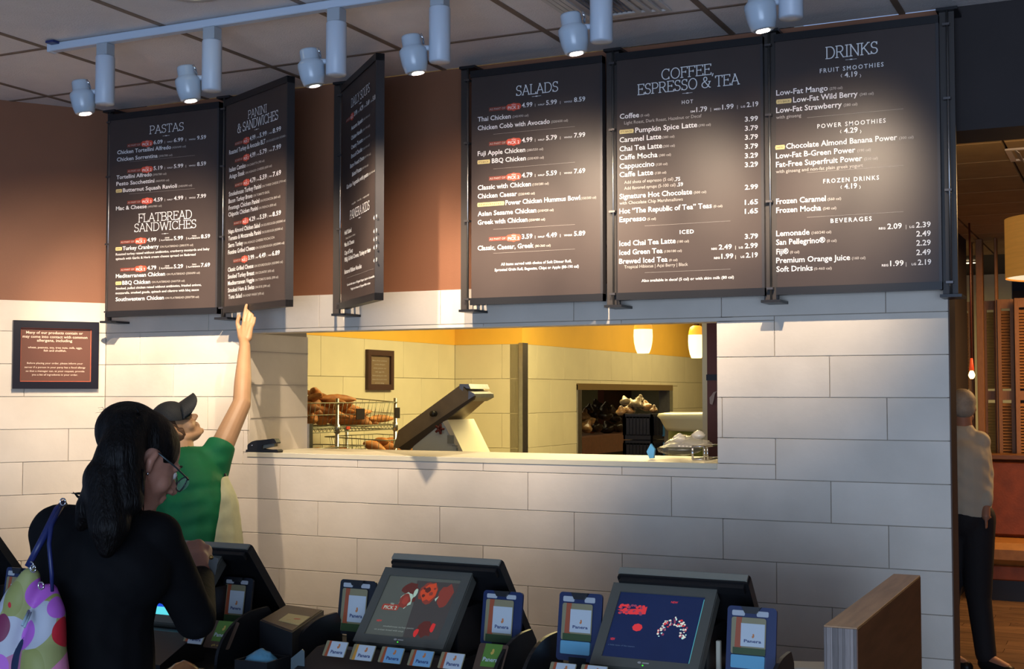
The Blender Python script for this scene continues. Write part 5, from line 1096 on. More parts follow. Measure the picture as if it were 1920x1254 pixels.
# ------------------------------------------------------------------ people
def organic(name, prims, m, parent, voxel=.006, smooth=4, cut=None, disp=None, planes=()):
    cb = MB()
    for p in prims:
        if p[0] == 'c':
            _, a, ra, b_, rb = p; a = Vector(a); b_ = Vector(b_); d = b_-a; ln = max(d.length, 1e-5)
            sn = max(-.9, min(.9, (ra-rb)/ln)) if ln > abs(ra-rb) else 0; t0 = math.asin(sn); pf = []
            for i in range(7): q = -PI/2+(PI/2+t0)*i/6; pf.append((max(ra*math.cos(q), 1e-4), ra*math.sin(q)))
            for i in range(7): q = t0+(PI/2-t0)*i/6; pf.append((max(rb*math.cos(q), 1e-4), ln+rb*math.sin(q)))
            cb.lathe(a, pf, 16, axis=d if d.length > 1e-5 else (0, 0, 1))
        else:
            _, c, rad, M_ = p; MM = Matrix.Translation(Vector(c)) @ (M_.to_4x4() if M_ else Matrix.Identity(4)) @ Matrix.Diagonal((*rad, 1)); b0 = len(cb.v)
            cb.lathe((0, 0, 0), [(max(1e-3, math.sin(PI*i/12)), -math.cos(PI*i/12)) for i in range(13)], 20)
            for i in range(b0, len(cb.v)): cb.v[i] = MM @ cb.v[i]
    me = bpy.data.meshes.new('tmp'); me.from_pydata(cb.v, [], cb.f)
    o = bpy.data.objects.new('tmp', me); COL.objects.link(o)
    md = o.modifiers.new('r', 'REMESH'); md.mode = 'VOXEL'; md.voxel_size = voxel
    if smooth: sm = o.modifiers.new('s', 'SMOOTH'); sm.factor = .6; sm.iterations = smooth
    dg = bpy.context.evaluated_depsgraph_get(); e = o.evaluated_get(dg); m2 = bpy.data.meshes.new_from_object(e)
    vs = [v.co.copy() for v in m2.vertices]; fs = [tuple(p.vertices) for p in m2.polygons]
    bpy.data.objects.remove(o); bpy.data.meshes.remove(me); bpy.data.meshes.remove(m2)
    if disp: vs = [disp(v) for v in vs]
    if cut:
        keep = [cut(v) for v in vs]; fs = [f for f in fs if all(keep[i] for i in f)]
        used = sorted(set(i for f in fs for i in f)); mp = {k: i for i, k in enumerate(used)}; vs = [vs[i] for i in used]; fs = [tuple(mp[i] for i in f) for f in fs]
    if cut:      # even out the cut rim
        cnt = {}
        for f in fs:
            for a, c in zip(f, f[1:]+f[:1]): k = (min(a, c), max(a, c)); cnt[k] = cnt.get(k, 0)+1
        nb = {}
        for (a, c), n in cnt.items():
            if n == 1: nb.setdefault(a, []).append(c); nb.setdefault(c, []).append(a)
        for _ in range(10):
            new = {a: vs[a]*.4+sum((vs[i] for i in q), Vector())/len(q)*.6 for a, q in nb.items()}
            for a, v in new.items(): vs[a] = v
    if planes:
        bm = bmesh.new(); me = bpy.data.meshes.new('t'); me.from_pydata(vs, [], fs); bm.from_mesh(me)
        for co, no, ctr, rad in planes:
            g = [v for v in bm.verts if (v.co-ctr).length < rad]; sg = set(g); ed = [e for e in bm.edges if e.verts[0] in sg and e.verts[1] in sg]; fc = [f for f in bm.faces if all(v in sg for v in f.verts)]
            bmesh.ops.bisect_plane(bm, geom=g+ed+fc, plane_co=co, plane_no=no, clear_outer=True)
        bm.verts.index_update(); vs = [v.co.copy() for v in bm.verts]; fs = [tuple(v.index for v in f.verts) for f in bm.faces]; bm.free(); bpy.data.meshes.remove(me)
    b = MB(); b.add(vs, fs, 0, True); return b.build(name, m, parent)
def frameM(f, u): f = f.normalized(); s = f.cross(u).normalized(); u = s.cross(f).normalized(); return Matrix((s, f, u)).transposed(), s, f, u   # columns: right, forward, up
def head(c, f, u, k=1.0):
    M_, s, f, u = frameM(f, u); L = lambda a, b_, d: c+(s*a+f*b_+u*d)*k
    pr = [('e', L(0, -.012, .028), (.074*k, .093*k, .088*k), M_), ('e', L(0, .025, -.02), (.062*k, .066*k, .075*k), M_), ('e', L(0, .045, -.075), (.040*k, .042*k, .034*k), M_),
          ('c', L(0, .083, .005), .010*k, L(0, .108, -.024), .012*k), ('e', L(.011, .098, -.030), (.008*k,)*3, None), ('e', L(-.011, .098, -.030), (.008*k,)*3, None),
          ('c', L(-.018, .086, -.052), .007*k, L(.018, .086, -.052), .007*k), ('c', L(-.015, .084, -.063), .0075*k, L(.015, .084, -.063), .0075*k), ('e', L(0, .074, -.092), (.020*k, .018*k, .014*k), M_),
          ('c', L(-.04, .070, .022), .010*k, L(.04, .070, .022), .010*k), ('e', L(.040, .048, -.030), (.024*k, .026*k, .026*k), M_), ('e', L(-.040, .048, -.030), (.024*k, .026*k, .026*k), M_),
          ('c', L(.058, -.005, -.055), .018*k, L(.02, .06, -.088), .016*k), ('c', L(-.058, -.005, -.055), .018*k, L(-.02, .06, -.088), .016*k)]
    for q in (1, -1): pr += [('c', L(q*.075, -.012, .018), .009*k, L(q*.080, -.018, -.004), .010*k), ('c', L(q*.080, -.018, -.004), .010*k, L(q*.072, -.008, -.028), .008*k)]
    return pr, L, M_, s, f, u
def face_bits(L, par, k=1.0, lips=(.42, .14, .10)):
    for q in (1, -1):
        b = MB(); c = L(q*.030, .074, .004); b.lathe(c, [(.001, -.011*k), (.007*k, -.0085*k), (.0105*k, 0), (.007*k, .0085*k), (.001, .011*k)], 12); e = b.build('eye', mat('eye white', (.55, .53, .5), .25), par)
        b = MB(); fwd = (L(0, 1, 0)-L(0, 0, 0)).normalized(); b.lathe(c+fwd*.0098*k, [(.001, .0012), (.0042*k, .0006), (.005*k, 0)], 12, axis=fwd, capt=False, capb=False); b.build('iris', mat('iris', (.05, .025, .012), .2), e)
        b = MB(); b.tube([L(q*.014, .083, .026), L(q*.030, .084, .032), L(q*.048, .070, .026)], [.0025, .003, .0015], 6); b.build('eyebrow', mat('eyebrow', (.05, .03, .02), .8), par)
def fingers(pal, dirs, r=.0085):
    out = []
    for chain in dirs:
        for (a, b_) in zip(chain[:-1], chain[1:]): out.append(('c', a, r, b_, r*.92)); r = r*.97
    return out
SK1 = mat('warm skin', (.43, .245, .125), .5, noise=.12, nscale=9, bump=.03, bscale=120); SK2 = mat('woman skin', (.40, .19, .13), .5, noise=.1, nscale=10); SK3 = mat('elder skin', (.42, .20, .12), .5)
# --- employee in green reaching for the board
Y0 = -.64
hc = onY(329, 804, Y0); f, u = Vector((.445, .549, .707)), Vector((-.445, -.549, .707))
e_root = thing('person', (hc.x, Y0, 0), 'person in green shirt and black cap reaching up to a menu board', 'person', 'people in the restaurant')
pr, L, HM, s_, f_, u_2 = head(hc, f, u, .86)
sR, el, wr = onY(404, 862, -.60), onY(453, 757, -.45), onY(459, 648, -.315)
sL = onY(288, 880, -.80); nk = onY(338, 848, Y0-.01)
ch1, ch2, pel = onY(350, 900, -.68), onY(362, 955, -.69), onY(358, 1040, -.70); pel.z = .98; 
kn = lambda dx, z: Vector((pel.x+dx*.8, pel.y-dx*.35, z))
kneeR, kneeL = kn(.10, .50), kn(-.10, .50); anR, anL = kn(.11, .09), kn(-.11, .09); toe = Vector((.06, .15, -.04))
body = pr+[('c', L(0, -.02, -.05), .052, nk, .056), ('c', nk, .052, ch1, .085), ('c', sL, .050, sR, .046), ('c', ch1-Vector((.04, -.02, 0)), .085, ch1+Vector((.02, -.02, 0)), .085), ('c', ch1, .09, ch2, .11), ('c', ch2, .11, pel, .12),
     ('c', sR, .050, el, .038), ('c', el, .037, el.lerp(wr, .35), .036), ('c', el.lerp(wr, .35), .036, wr, .0235)]
# hand: palm pressed up toward the board, back of hand to the camera
hp_ = lambda x, y, yy: onY(430+x/12.54, 560+y/12.54, yy-.022)
body += [('c', wr, .023, hp_(330, 960, -.275), .020), ('c', hp_(300, 920, -.27), .018, hp_(225, 700, -.245), .011), ('c', hp_(350, 920, -.268), .019, hp_(350, 620, -.24), .012), ('c', hp_(400, 920, -.265), .018, hp_(435, 610, -.238), .012), ('c', hp_(440, 920, -.265), .017, hp_(510, 640, -.24), .0105)]
fing = [[hp_(235, 760, -.25), hp_(190, 570, -.247), hp_(225, 410, -.246)], [hp_(335, 640, -.24), hp_(355, 400, -.228), hp_(378, 260, -.222), hp_(405, 150, -.220)], [hp_(415, 620, -.238), hp_(452, 430, -.224), hp_(478, 300, -.214)], [hp_(480, 640, -.238), hp_(528, 480, -.224), hp_(548, 360, -.212)], [hp_(525, 690, -.24), hp_(582, 560, -.228), hp_(600, 450, -.218)]]
for i, chn in enumerate(fing):
    r = (.0105, .0090, .0090, .0082, .0072)[i]
    for a_, b_ in zip(chn[:-1], chn[1:]): body.append(('c', a_, r, b_, r*.9)); r *= .93
# left arm hanging, hand resting toward the counter
elL, wrL = sL+Vector((-.06, -.02, -.27)), sL+Vector((.02, .17, -.40)); haL = wrL+Vector((.03, .08, -.03))
body += [('c', sL, .05, elL, .038), ('c', elL, .036, wrL, .024), ('c', wrL, .023, haL, .026)]+[('c', haL+Vector((q*.012, 0, 0)), .011, haL+Vector((q*.014, .06, -.03)), .008) for q in (-2, -1, 0, 1)]+[('c', haL, .012, haL+Vector((.045, .03, .0)), .009)]
body += [('c', pel+Vector((.08, -.02, 0)), .095, kneeR, .062), ('c', pel-Vector((.08, -.02, 0)), .095, kneeL, .062), ('c', kneeR, .058, anR, .04), ('c', kneeL, .058, anL, .04), ('c', anR, .04, anR+toe, .035), ('c', anL, .04, anL+toe, .035)]
bd = organic('body', body, SK1, e_root, .0036, 3); face_bits(L, bd, .86)
GRN = mat('green cotton', (.004, .150, .045), .75, noise=.18, nscale=12, bump=.25, bscale=18)
slv = onY(413, 838, -.585)
shirt = [('c', onY(348, 850, Y0), .066, ch1, .11), ('c', sL, .066, sR, .060), ('c', ch1-Vector((.05, -.03, -.02)), .115, ch1+Vector((.045, -.03, -.02)), .112), ('c', ch1, .138, ch2, .152), ('c', ch2, .155, pel+ZV*.06, .150), ('c', sR+Vector((-.03, 0, -.05)), .078, slv, .060), ('c', sL, .068, elL.lerp(sL, .45), .060)]
arm_d = (el-sR).normalized(); 
def wrinkle(v):
    a = math.sin(v.z*95+v.x*40+3*math.sin(v.x*22))*.5+math.sin(v.z*60-v.y*55+2*math.sin(v.z*20))*.5
    return v+Vector((.3, -.6, 0))*a*.0055
organic('shirt', shirt, GRN, e_root, .007, 5, disp=wrinkle, planes=[(slv+arm_d*.012, arm_d, slv, .14), (nk+ZV*.008, (ZV+f_*.0).normalized(), nk, .085), (pel-ZV*.0, -ZV, pel, .5)])
b = MB(); rg_ = []
for q in range(17): an = 2*PI*q/16; rg_.append(nk+Vector((.068*math.cos(an), .064*math.sin(an), .002+.012*math.cos(an))))
b.tube(rg_, .010, 8, cap=False); b.build('collar', GRN, e_root)
fb = Vector((.50, .86, 0)).normalized()
apr = [('c', ch1+fb*.02, .138, ch2+fb*.03, .150), ('c', ch2+fb*.03, .152, pel+fb*.045, .175), ('c', pel+fb*.045, .175, pel+fb*.05-ZV*.38, .17)]
APM = mat('cream apron', (.50, .50, .30), .8, noise=.1, bump=.3, bscale=14)
organic('apron', apr, APM, e_root, .009, 4, disp=wrinkle, cut=lambda v: (v-ch2).dot(fb) > .045-.22*(ch2.z-v.z) and (v-pel).dot(fb) > -.06 and v.z < ch1.z+.02)
b = MB(); b.tube([onY(421, 888, -.60), onY(427, 905, -.60), onY(431, 925, -.6)], .006, 6); b.build('apron_strap', BLKP, e_root)
organic('trousers', [('c', pel+Vector((.08, -.02, 0)), .108, kneeR, .078), ('c', pel-Vector((.08, -.02, 0)), .108, kneeL, .078), ('c', kneeR, .075, anR+ZV*.02, .062), ('c', kneeL, .075, anL+ZV*.02, .062), ('c', pel+ZV*.03, .135, pel, .135)], mat('dark trousers', (.015, .015, .018), .8), e_root, .010, 4)
for a_ in (anR, anL): organic('shoe', [('c', a_-ZV*.03, .050, a_+toe*1.1-ZV*.012, .040)], BLKP, e_root, .008, 3, cut=None, disp=lambda v: Vector((v.x, v.y, max(v.z, .0))))
HBR = mat('brown hair', (.085, .042, .020), .45, noise=.6, nscale=30, stretch=(1, 1, 6), bump=.4, bscale=60)
organic('hair', [('e', L(0, -.030, .035), (.070, .080, .076), HM), ('e', L(.03, -.03, -.02), (.045, .056, .052), HM), ('e', L(-.03, -.04, -.02), (.047, .06, .052), HM), ('e', L(.0, -.095, .075), (.040, .045, .045), HM), ('e', L(.02, -.09, .02), (.045, .045, .045), HM)], HBR, e_root, .005, 3, cut=lambda v: (v-hc).dot(f_) < .028-max(0, (-(v-hc).dot(u_2)))*.55)
# cap: shallow crown and curved peak
CAPM = mat('black cap cloth', (.013, .015, .016), .7, bump=.2, bscale=200)
ax_c = (u_2*.92-f_*.0+f_*.22).normalized()
organic('cap', [('e', L(0, .006, .045), (.0775, .085, .080), HM)], CAPM, e_root, .005, 2, cut=lambda v: (v-L(0, .0, .045)).dot((u_2*.75+f_*.66).normalized()) > .004)
b = MB(); vs = []; fs = []; n = 18; mrow = 7; pk = (f_-u_2*.10).normalized(); dn = (-(u_2)-f_*.10).normalized()
for j in range(mrow):
    q = j/(mrow-1)
    for i in range(n+1):
        an = -1+2*i/n; wx = .072*math.sin(an*PI/2)*(1-.06*q); ln = .080*q*math.sqrt(max(.12, 1-abs(an)**5))
        base = L(0, .084, .080); vs.append(base+s_*wx+pk*(ln-.026*an*an)+dn*(.052*abs(an)**1.7+.006*q))
nv = len(vs); vs2 = [v+dn*.004 for v in vs]
for j in range(mrow-1):
    for i in range(n): a = j*(n+1)+i; fs.append((a, a+1, a+n+2, a+n+1)); fs.append(tuple(nv+k for k in (a, a+n+1, a+n+2, a+1)))
edge = [i for i in range(n+1)]+[j*(n+1)+n for j in range(1, mrow)]+[(mrow-1)*(n+1)+i for i in range(n-1, -1, -1)]+[j*(n+1) for j in range(mrow-2, 0, -1)]
for a, c in zip(edge, edge[1:]+edge[:1]): fs.append((a, c, nv+c, nv+a))
b.add(vs+vs2, fs, 0, True); b.build('cap_peak', CAPM, e_root)

# --- woman in black at the till
Y1 = -2.40
wc = onY(266, 866, Y1); f, u = Vector((.34, .82, -.50)), Vector((.16, .40, .90))
w_root = thing('person', (wc.x-.05, Y1, 0), 'person in black with long black hair and glasses, standing at the till', 'person', 'people in the restaurant')
pr, LW, WM, s_, f_, u_2 = head(wc, f, u, .98)
nkw = onY(236, 975, -2.44); sRw, sLw = onY(292, 1008, -2.40), onY(112, 1000, -2.50)
elR, wrR = onY(366, 1160, -2.24), onY(377, 1078, -2.04); kn0 = onY(362, 1040, -2.00)
chw, waw = onY(196, 1060, -2.44), onY(178, 1190, -2.44); pw = Vector((waw.x, waw.y, .92))
kR, kL = Vector((pw.x+.09, pw.y+.03, .47)), Vector((pw.x-.09, pw.y, .47)); aR, aL = Vector((pw.x+.10, pw.y, .085)), Vector((pw.x-.10, pw.y-.02, .085)); toe2 = Vector((.01, .15, -.04))
elL2, wrL2 = sLw+Vector((-.02, .03, -.28)), sLw+Vector((.02, .12, -.50)); hL2 = wrL2+Vector((.01, .03, -.06))
body = pr+[('c', LW(0, -.02, -.05), .050, nkw, .054), ('c', sLw, .05, sRw, .05), ('c', nkw, .05, chw, .09), ('c', chw-Vector((.06, 0, 0)), .10, chw+Vector((.06, 0, 0)), .10), ('c', chw, .11, waw, .105), ('c', waw, .105, pw, .12),
    ('c', sRw, .045, elR, .036), ('c', elR, .035, wrR, .024), ('c', sLw, .045, elL2, .036), ('c', elL2, .035, wrL2, .024), ('c', wrL2, .023, hL2, .027)]+[('c', hL2+Vector((q*.012, 0, 0)), .010, hL2+Vector((q*.013, .02, -.055)), .008) for q in (-2, -1, 0, 1)]+[('c', hL2, .011, hL2+Vector((.05, .02, .01)), .009)]
# right hand: loosely closed around a card, knuckles up
kx = onY(384, 1030, -1.97); W_ = lambda x, y, yy: onY(x, y, yy)
body += [('c', wrR, .025, W_(372, 1050, -2.02), .030), ('c', W_(372, 1050, -2.02), .029, W_(356, 1028, -1.99), .021), ('c', W_(372, 1050, -2.02), .029, W_(372, 1024, -1.98), .020), ('c', W_(376, 1050, -2.01), .028, W_(386, 1032, -1.98), .018)]
for i, (x, y) in enumerate(((351, 1024), (361, 1020), (373, 1021), (385, 1029))):
    r = .0105; c1, c2, c3 = W_(x, y, -1.985), W_(x+5, y+6, -1.955), W_(x+9, y+20, -1.965); body += [('c', c1, r*1.1, c2, r), ('c', c2, r, c3, r*.88)]
body += [('c', W_(352, 1046, -2.02), .012, W_(350, 1034, -1.985), .0105), ('c', W_(350, 1034, -1.985), .0105, W_(362, 1034, -1.955), .009)]
body += [('c', pw+Vector((.08, 0, 0)), .095, kR, .06), ('c', pw-Vector((.08, 0, 0)), .095, kL, .06), ('c', kR, .056, aR, .038), ('c', kL, .056, aL, .038), ('c', aR, .038, aR+toe2, .034), ('c', aL, .038, aL+toe2, .034)]
bd = organic('body', body, SK2, w_root, .0045, 3); face_bits(LW, bd, .98)
JK = mat('black jacket', (.0022, .0024, .0034), .85, spec=.2, noise=.2, nscale=12, bump=.3, bscale=16)
cuff = wrR+ZV*.0
def wr2(v): a = math.sin(v.z*70+v.x*50+2*math.sin(v.y*30)); return v+Vector((.3, -.6, 0))*a*.003
jk = [('c', onY(226, 985, -2.45), .070, chw, .11), ('c', sLw, .070, sRw, .062), ('c', chw-Vector((.07, 0, 0)), .120, chw+Vector((.06, 0, 0)), .112), ('c', chw, .135, waw, .130), ('c', chw-Vector((.06, 0, .02)), .12, waw-Vector((.07, 0, 0)), .12), ('c', waw, .135, pw-ZV*.06, .15),
      ('c', sRw, .060, elR, .050), ('c', elR, .052, wrR+(elR-wrR)*.1, .037), ('c', sLw, .068, elL2, .052), ('c', elL2, .052, wrL2, .038)]
organic('jacket', jk, JK, w_root, .008, 4, disp=wr2, planes=[(wrR+(wrR-elR).normalized()*.002, (wrR-elR).normalized(), wrR, .060)])
organic('trousers', [('c', pw+Vector((.08, 0, 0)), .11, kR, .075), ('c', pw-Vector((.08, 0, 0)), .11, kL, .075), ('c', kR, .07, aR+ZV*.02, .055), ('c', kL, .07, aL+ZV*.02, .055)], mat('black trousers', (.012, .012, .015), .8), w_root, .010, 4)
for a_ in (aR, aL): organic('shoe', [('c', a_-ZV*.03, .048, a_+toe2*1.1-ZV*.01, .038)], BLKP, w_root, .008, 3, disp=lambda v: Vector((v.x, v.y, max(v.z, .0))))
# hair: gathered mass, long fall over the left shoulder and loose strands
HBK = mat('black hair', (.0028, .0022, .0022), .5, noise=.5, nscale=40, stretch=(4, 4, .6), bump=.5, bscale=50, spec=.18)
H_ = lambda x, y, yy: onY(x, y, yy)
hair = [('e', LW(0, -.025, .035), (.084, .098, .086), WM), ('e', LW(0, -.06, .045), (.078, .085, .075), WM), ('e', H_(238, 808, -2.46), (.054, .058, .058), None), ('c', H_(240, 806, -2.46), .050, H_(226, 850, -2.50), .054), ('c', H_(226, 850, -2.50), .055, H_(204, 905, -2.52), .052), ('c', H_(204, 905, -2.52), .052, H_(172, 955, -2.54), .036), ('c', H_(205, 900, -2.52), .060, H_(205, 985, -2.56), .046), ('c', H_(205, 985, -2.56), .046, H_(200, 1030, -2.57), .020),
        ('c', H_(225, 880, -2.50), .058, H_(240, 940, -2.52), .035), ('c', H_(172, 950, -2.54), .036, H_(152, 985, -2.55), .014), ('c', H_(300, 812, -2.36), .030, H_(322, 850, -2.32), .020), ('c', H_(285, 800, -2.40), .034, H_(315, 835, -2.34), .026), ('c', H_(322, 850, -2.32), .018, H_(321, 885, -2.30), .007)]
def hs(v): a = math.sin((v.x*.75+v.y*.65)*230+v.z*25); return v+Vector((.6, -.7, 0))*a*.0014
ear = LW(.078, -.016, -.005)
organic('hair', hair, HBK, w_root, .005, 3, disp=hs, cut=lambda v: not ((v-LW(.05, .05, -.045)).length < .062 or (v-ear).length < .030))
b = MB(); rg_ = random.Random(9)
for _ in range(26):
    x, y = rg_.uniform(195, 262), 772+rg_.uniform(0, 14); p = H_(x, y, -2.44); d = Vector((rg_.uniform(-.03, .012), 0, rg_.uniform(.004, .022)))
    b.tube([p, p+d*.6, p+d+Vector((-.012, 0, -.010))], [.0007, .0005, .0002], 4)
for (x0, y0, x1, y1) in ((262, 778, 254, 757), (160, 925, 134, 925), (155, 938, 137, 922), (262, 900, 262, 968), (264, 905, 266, 965)):
    b.tube([H_(x0, y0, -2.46), H_((x0+x1)/2-1, (y0+y1)/2, -2.47), H_(x1, y1, -2.46)], [.0035, .003, .0006], 5)
for (x0, y0, x1, y1, w_) in ((259, 880, 263, 962, .005), (267, 880, 269, 958, .004)): b.tube([H_(x0, y0, -2.49), H_(x0+1, (y0+y1)/2, -2.50), H_(x1, y1, -2.49)], [w_, w_*.8, .001], 6)
o = b.build('loose_strands', HBK, w_root); o['kind'] = 'stuff'
GLS = mat('dark glasses frame', (.03, .045, .05), .3, .3)
g_ = MB(); g_.tube([LW(.080, -.01, .022), LW(.076, .05, .014), LW(.064, .100, .006)], .0022, 6)
for q in (1, -1):
    ctr = LW(q*.033, .108, -.004); pts = [ctr+s_*.028*math.cos(2*PI*k/16)*1.05+u_2*.019*math.sin(2*PI*k/16)-f_*.010*abs(math.cos(2*PI*k/16))*(1 if (q*math.cos(2*PI*k/16)) > 0 else 0) for k in range(17)]
    g_.tube(pts, .0018, 6)
g_.tube([LW(-.006, .110, .0), LW(.006, .110, .0)], .0018, 6); gl = g_.build('glasses', GLS, w_root)
b = MB()
for q in (1, -1):
    ctr = LW(q*.033, .1075, -.004); b.add([ctr]+[ctr+s_*.027*math.cos(2*PI*k/16)+u_2*.018*math.sin(2*PI*k/16) for k in range(16)], [(0, 1+k, 1+(k+1) % 16) for k in range(16)])
b.build('lens', mat('lens glass', (.5, .6, .6), .05, alpha=.25, spec=.8), gl)
b = MB(); b.lathe(LW(.086, -.012, -.034), [(.001, -.004), (.004, 0), (.001, .004)], 8); b.build('earring', CHROME, w_root)
b = MB(); rr = (wrR-elR).normalized(); aa = rr.cross(Vector((0, 0, 1))).normalized() if abs(rr.z) < .95 else Vector((1, 0, 0)); bb_ = rr.cross(aa); cc = wrR+rr*.022
b.tube([cc+aa*.027*math.cos(2*PI*k/14)+bb_*.027*math.sin(2*PI*k/14) for k in range(15)], .0022, 6); p = onY(396, 1045, -2.035); b.lathe(p, [(.001, -.004), (.006, 0), (.001, .004)], 10, axis=(.6, -.8, 0)); b.build('bracelet', mat('gold', (.8, .55, .2), .2, 1), w_root)
# card held in the hand
p = onY(398, 1056, -2.02); b = MB(); b.prism([(-.014, -.024), (.008, -.030), (.016, .012), (-.006, .022)], 0, .001, (p, Vector((.8, .5, 0)).normalized(), ZV, Vector((.5, -.8, 0)).normalized())); tag(b.build('payment_card', mat('grey card', (.10, .11, .11), .4), origin=p), 'small grey card held in the right hand of the woman in black', 'card')

# --- patterned shoulder bag
def bagmat():
    m = bpy.data.materials.new('dotted bag cloth'); m.use_nodes = True; nt = m.node_tree; bs = nt.nodes['Principled BSDF']; bs.inputs['Roughness'].default_value = .6
    tc = nt.nodes.new('ShaderNodeTexCoord'); mp = nt.nodes.new('ShaderNodeMapping'); mp.inputs['Scale'].default_value = (1.1, .35, .72)
    def layer(sc, thr, cols, prev, off):
        v = nt.nodes.new('ShaderNodeTexVoronoi'); v.inputs['Scale'].default_value = sc; v.inputs['Randomness'].default_value = .45
        ad = nt.nodes.new('ShaderNodeVectorMath'); ad.inputs[1].default_value = (off, off*.7, off*.3); nt.links.new(mp.outputs[0], ad.inputs[0]); nt.links.new(ad.outputs[0], v.inputs['Vector'])
        lt = nt.nodes.new('ShaderNodeMath'); lt.operation = 'LESS_THAN'; lt.inputs[1].default_value = thr; nt.links.new(v.outputs['Distance'], lt.inputs[0])
        sp_ = nt.nodes.new('ShaderNodeSeparateColor'); nt.links.new(v.outputs['Color'], sp_.inputs[0])
        rp = nt.nodes.new('ShaderNodeValToRGB'); rp.color_ramp.interpolation = 'CONSTANT'; el = rp.color_ramp.elements
        while len(el) < len(cols): el.new(.5)
        for i, c in enumerate(cols): el[i].position = i/len(cols); el[i].color = (*c, 1)
        nt.links.new(sp_.outputs[0], rp.inputs[0]); mx = nt.nodes.new('ShaderNodeMixRGB'); nt.links.new(lt.outputs[0], mx.inputs[0]); nt.links.new(rp.outputs[0], mx.inputs[2])
        if isinstance(prev, tuple): mx.inputs[1].default_value = (*prev, 1)
        else: nt.links.new(prev, mx.inputs[1])
        return mx.outputs[0]
    nt.links.new(tc.outputs['Object'], mp.inputs[0])
    a = layer(15, .56, [(.40, .43, .50), (.25, .27, .08), (.40, .43, .50), (.42, .14, .26)], (.30, .32, .12), 0)
    c = layer(17, .50, [(.16, .012, .06), (.40, .10, .50), (.68, .24, .42), (.50, .015, .03), (.10, .01, .05), (.48, .12, .55)], a, 1.3)
    nt.links.new(c, bs.inputs['Base Color']); return m
BAGM = bagmat()
bc = onY(55, 1180, -2.58)
t = thing('shoulder_bag', (bc.x, bc.y, bc.z-.28), 'bag with large purple, pink and white dots hanging from the woman’s shoulder', 'bag')
Yb = -2.66; B_ = lambda x, y, dy=0: onY(x, y, Yb+dy)
bagp = [('c', B_(56, 1082), .022, B_(40, 1130), .042), ('c', B_(40, 1130), .042, B_(20, 1200), .058), ('c', B_(20, 1200), .058, B_(15, 1290), .075), ('c', B_(15, 1290), .075, B_(25, 1370), .08), ('c', B_(92, 1110, .03), .020, B_(92, 1150, .02), .036), ('c', B_(92, 1150, .02), .036, B_(82, 1230), .048), ('c', B_(82, 1230), .050, B_(75, 1370), .075), ('c', B_(15, 1300), .07, B_(75, 1300), .07), ('c', B_(25, 1370), .08, B_(80, 1370), .08)]
organic('bag_cloth', bagp, BAGM, t, .006, 3, disp=lambda v: v+Vector((.4, -.6, 0))*.004*math.sin(v.z*60+v.x*30))
o = organic('lining', [('c', B_(66, 1150, .02), .022, B_(58, 1230, .0), .040), ('c', B_(58, 1230), .042, B_(52, 1300), .05)], mat('dark blue lining', (.006, .018, .06), .6), t, .006, 3)
b = MB(); b.tube([B_(54, 1145, -.03), B_(42, 1172, -.065)], .0035, 6); b.tube([B_(58, 1148, -.03), B_(46, 1176, -.065)], .0025, 6); b.build('pen', mat('pen blue white', (.30, .42, .50), .3), t)
b = MB(); b.tube([onY(120, 944, -2.575), onY(108, 955, -2.60), onY(80, 1010, -2.66), onY(52, 1062, -2.68)], [.009, .009, .008, .007], 8); b.tube([onY(118, 944, -2.585), onY(96, 985, -2.64), onY(92, 1020, -2.66), onY(97, 1075, -2.66), onY(98, 1108, -2.65)], [.007, .006, .005, .005, .004], 8); b.build('strap', mat('navy strap', (.012, .020, .10), .4), t)
for x, y in ((58, 1060), (62, 1066), (77, 1098), (118, 941)):
    b = MB(); p = onY(x, y, -2.68 if y > 1000 else -2.60); b.tube([p+Vector((math.cos(2*PI*k/10), 0, math.sin(2*PI*k/10)))*.008 for k in range(11)], .002, 6); b.build('ring', CHROME, t)

# --- man walking past in the dining room
mc_ = onY(1803, 766, 3.6); f, u = Vector((-.35, .93, -.05)), Vector((0, .05, 1))
m_root = thing('person', (mc_.x, 3.6, 0), 'grey-haired person in white shirt and dark trousers beyond the wall end', 'person', 'people in the restaurant')
pr, LM, MM, s_, f_, u_2 = head(mc_, f, u, .95)
M3 = lambda x, y, dy=0: onY(x, y, 3.6+dy)
nm, sr, sl = M3(1806, 800), M3(1836, 828), mc_+Vector((-.20, .02, -.20)); sl.z = sr.z
cm, wm = M3(1812, 860), M3(1812, 935); pm = Vector((wm.x, wm.y, .92)); er, wr_ = M3(1846, 890, .02), M3(1849, 945, -.08)
k1, k2 = Vector((pm.x+.06, pm.y, .47)), Vector((pm.x-.12, pm.y+.05, .47)); a1, a2 = Vector((pm.x+.10, pm.y-.02, .085)), Vector((pm.x-.14, pm.y, .085)); to = Vector((.12, -.05, -.045))
hr = wr_+Vector((0, -.02, -.07)); el_, wl_ = sl+Vector((-.05, 0, -.27)), sl+Vector((-.03, .08, -.50)); hl = wl_+Vector((0, .03, -.08))
body = pr+[('c', LM(0, -.02, -.05), .05, nm, .055), ('c', sl, .05, sr, .05), ('c', cm, .12, wm, .115), ('c', wm, .115, pm, .12), ('c', sr, .045, er, .038), ('c', er, .036, wr_, .024), ('c', sl, .045, el_, .038), ('c', el_, .036, wl_, .024)]
for h_, w_ in ((hr, wr_), (hl, wl_)): body += [('c', w_, .023, h_, .026), ('c', h_, .012, h_+Vector((.02, .035, -.01)), .009)]+[('c', h_+Vector((0, q*.012, 0)), .010, h_+Vector((0, q*.013, -.07)), .007) for q in (-1, 0, 1, 2)]
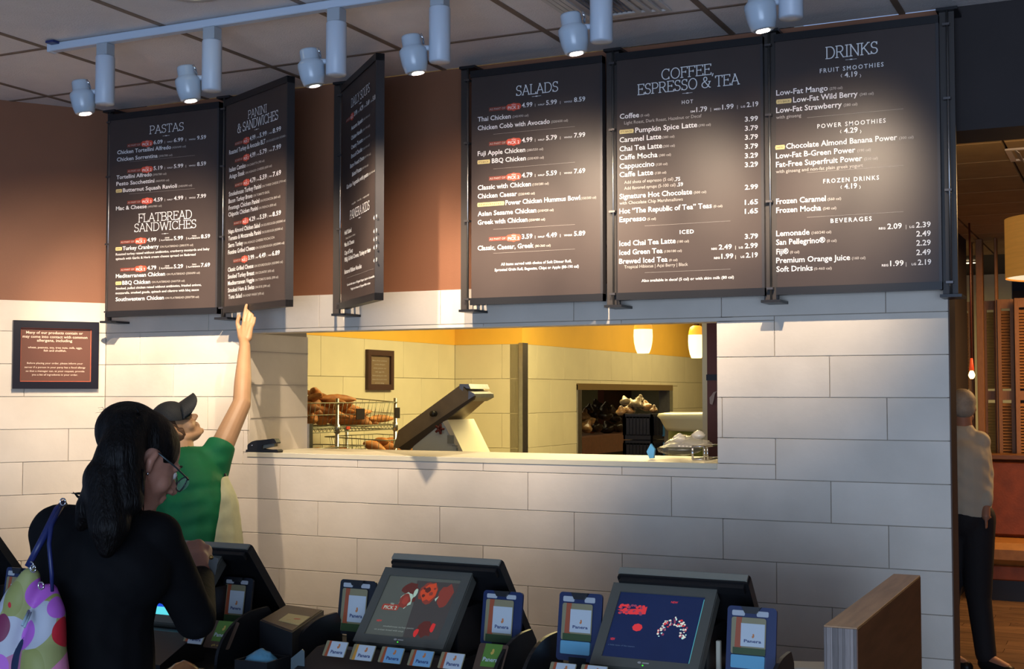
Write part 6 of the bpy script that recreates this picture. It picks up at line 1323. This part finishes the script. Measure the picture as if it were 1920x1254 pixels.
body += [('c', pm+Vector((.07, 0, 0)), .09, k1, .06), ('c', pm-Vector((.07, 0, 0)), .09, k2, .06), ('c', k1, .055, a1, .04), ('c', k2, .055, a2, .04), ('c', a1, .04, a1+to, .034), ('c', a2, .04, a2+to, .034)]
bd = organic('body', body, SK3, m_root, .006, 3); face_bits(LM, bd, .95)
organic('shirt', [('c', nm-ZV*.04, .075, cm, .12), ('c', sl, .068, sr, .068), ('c', cm, .145, wm, .15), ('c', wm, .15, pm+ZV*.04, .145), ('c', sr, .062, er, .056), ('c', er, .054, wr_+(er-wr_)*.1, .042), ('c', sl, .062, el_, .056), ('c', el_, .054, wl_, .042)], mat('white shirt', (.55, .50, .38), .7, bump=.3, bscale=14), m_root, .009, 4, disp=wr2)
organic('trousers', [('c', pm+ZV*.02, .145, pm, .14), ('c', pm+Vector((.06, 0, 0)), .11, k1, .08), ('c', pm-Vector((.07, 0, 0)), .11, k2, .08), ('c', k1, .075, a1+ZV*.02, .062), ('c', k2, .075, a2+ZV*.02, .062)], mat('dark trousers', (.015, .015, .018), .8), m_root, .010, 4)
for a_ in (a1, a2): organic('shoe', [('c', a_-ZV*.03, .05, a_+to*1.1-ZV*.01, .04)], BLKP, m_root, .008, 3, disp=lambda v: Vector((v.x, v.y, max(v.z, .0))))
organic('hair', [('e', LM(0, -.02, .045), (.080, .092, .080), MM), ('e', LM(0, -.05, .0), (.070, .06, .06), MM)], mat('grey hair', (.38, .33, .26), .6, noise=.2, bump=.3), m_root, .006, 3, cut=lambda v: (v-mc_).dot(f_) < .045-max(0, -(v-mc_).dot(u_2))*.8)

# lettering parts are too fine to be picked apart singly
for o in bpy.data.objects:
    if o.type == 'MESH' and o.parent and o.name.split('.')[0] in ('lettering', 'fine_print', 'price_badges', 'highlight_tags', 'tag_print', 'print', 'screen_picture', 'wire_shelf', 'header_print', 'decals', 'basket', 'jamb_joint', 'shelf_label', 'card_print', 'maker_mark', 'glasses', 'wire_stand'): o['kind'] = 'stuff'
    if '_w' in o: del o['_w']
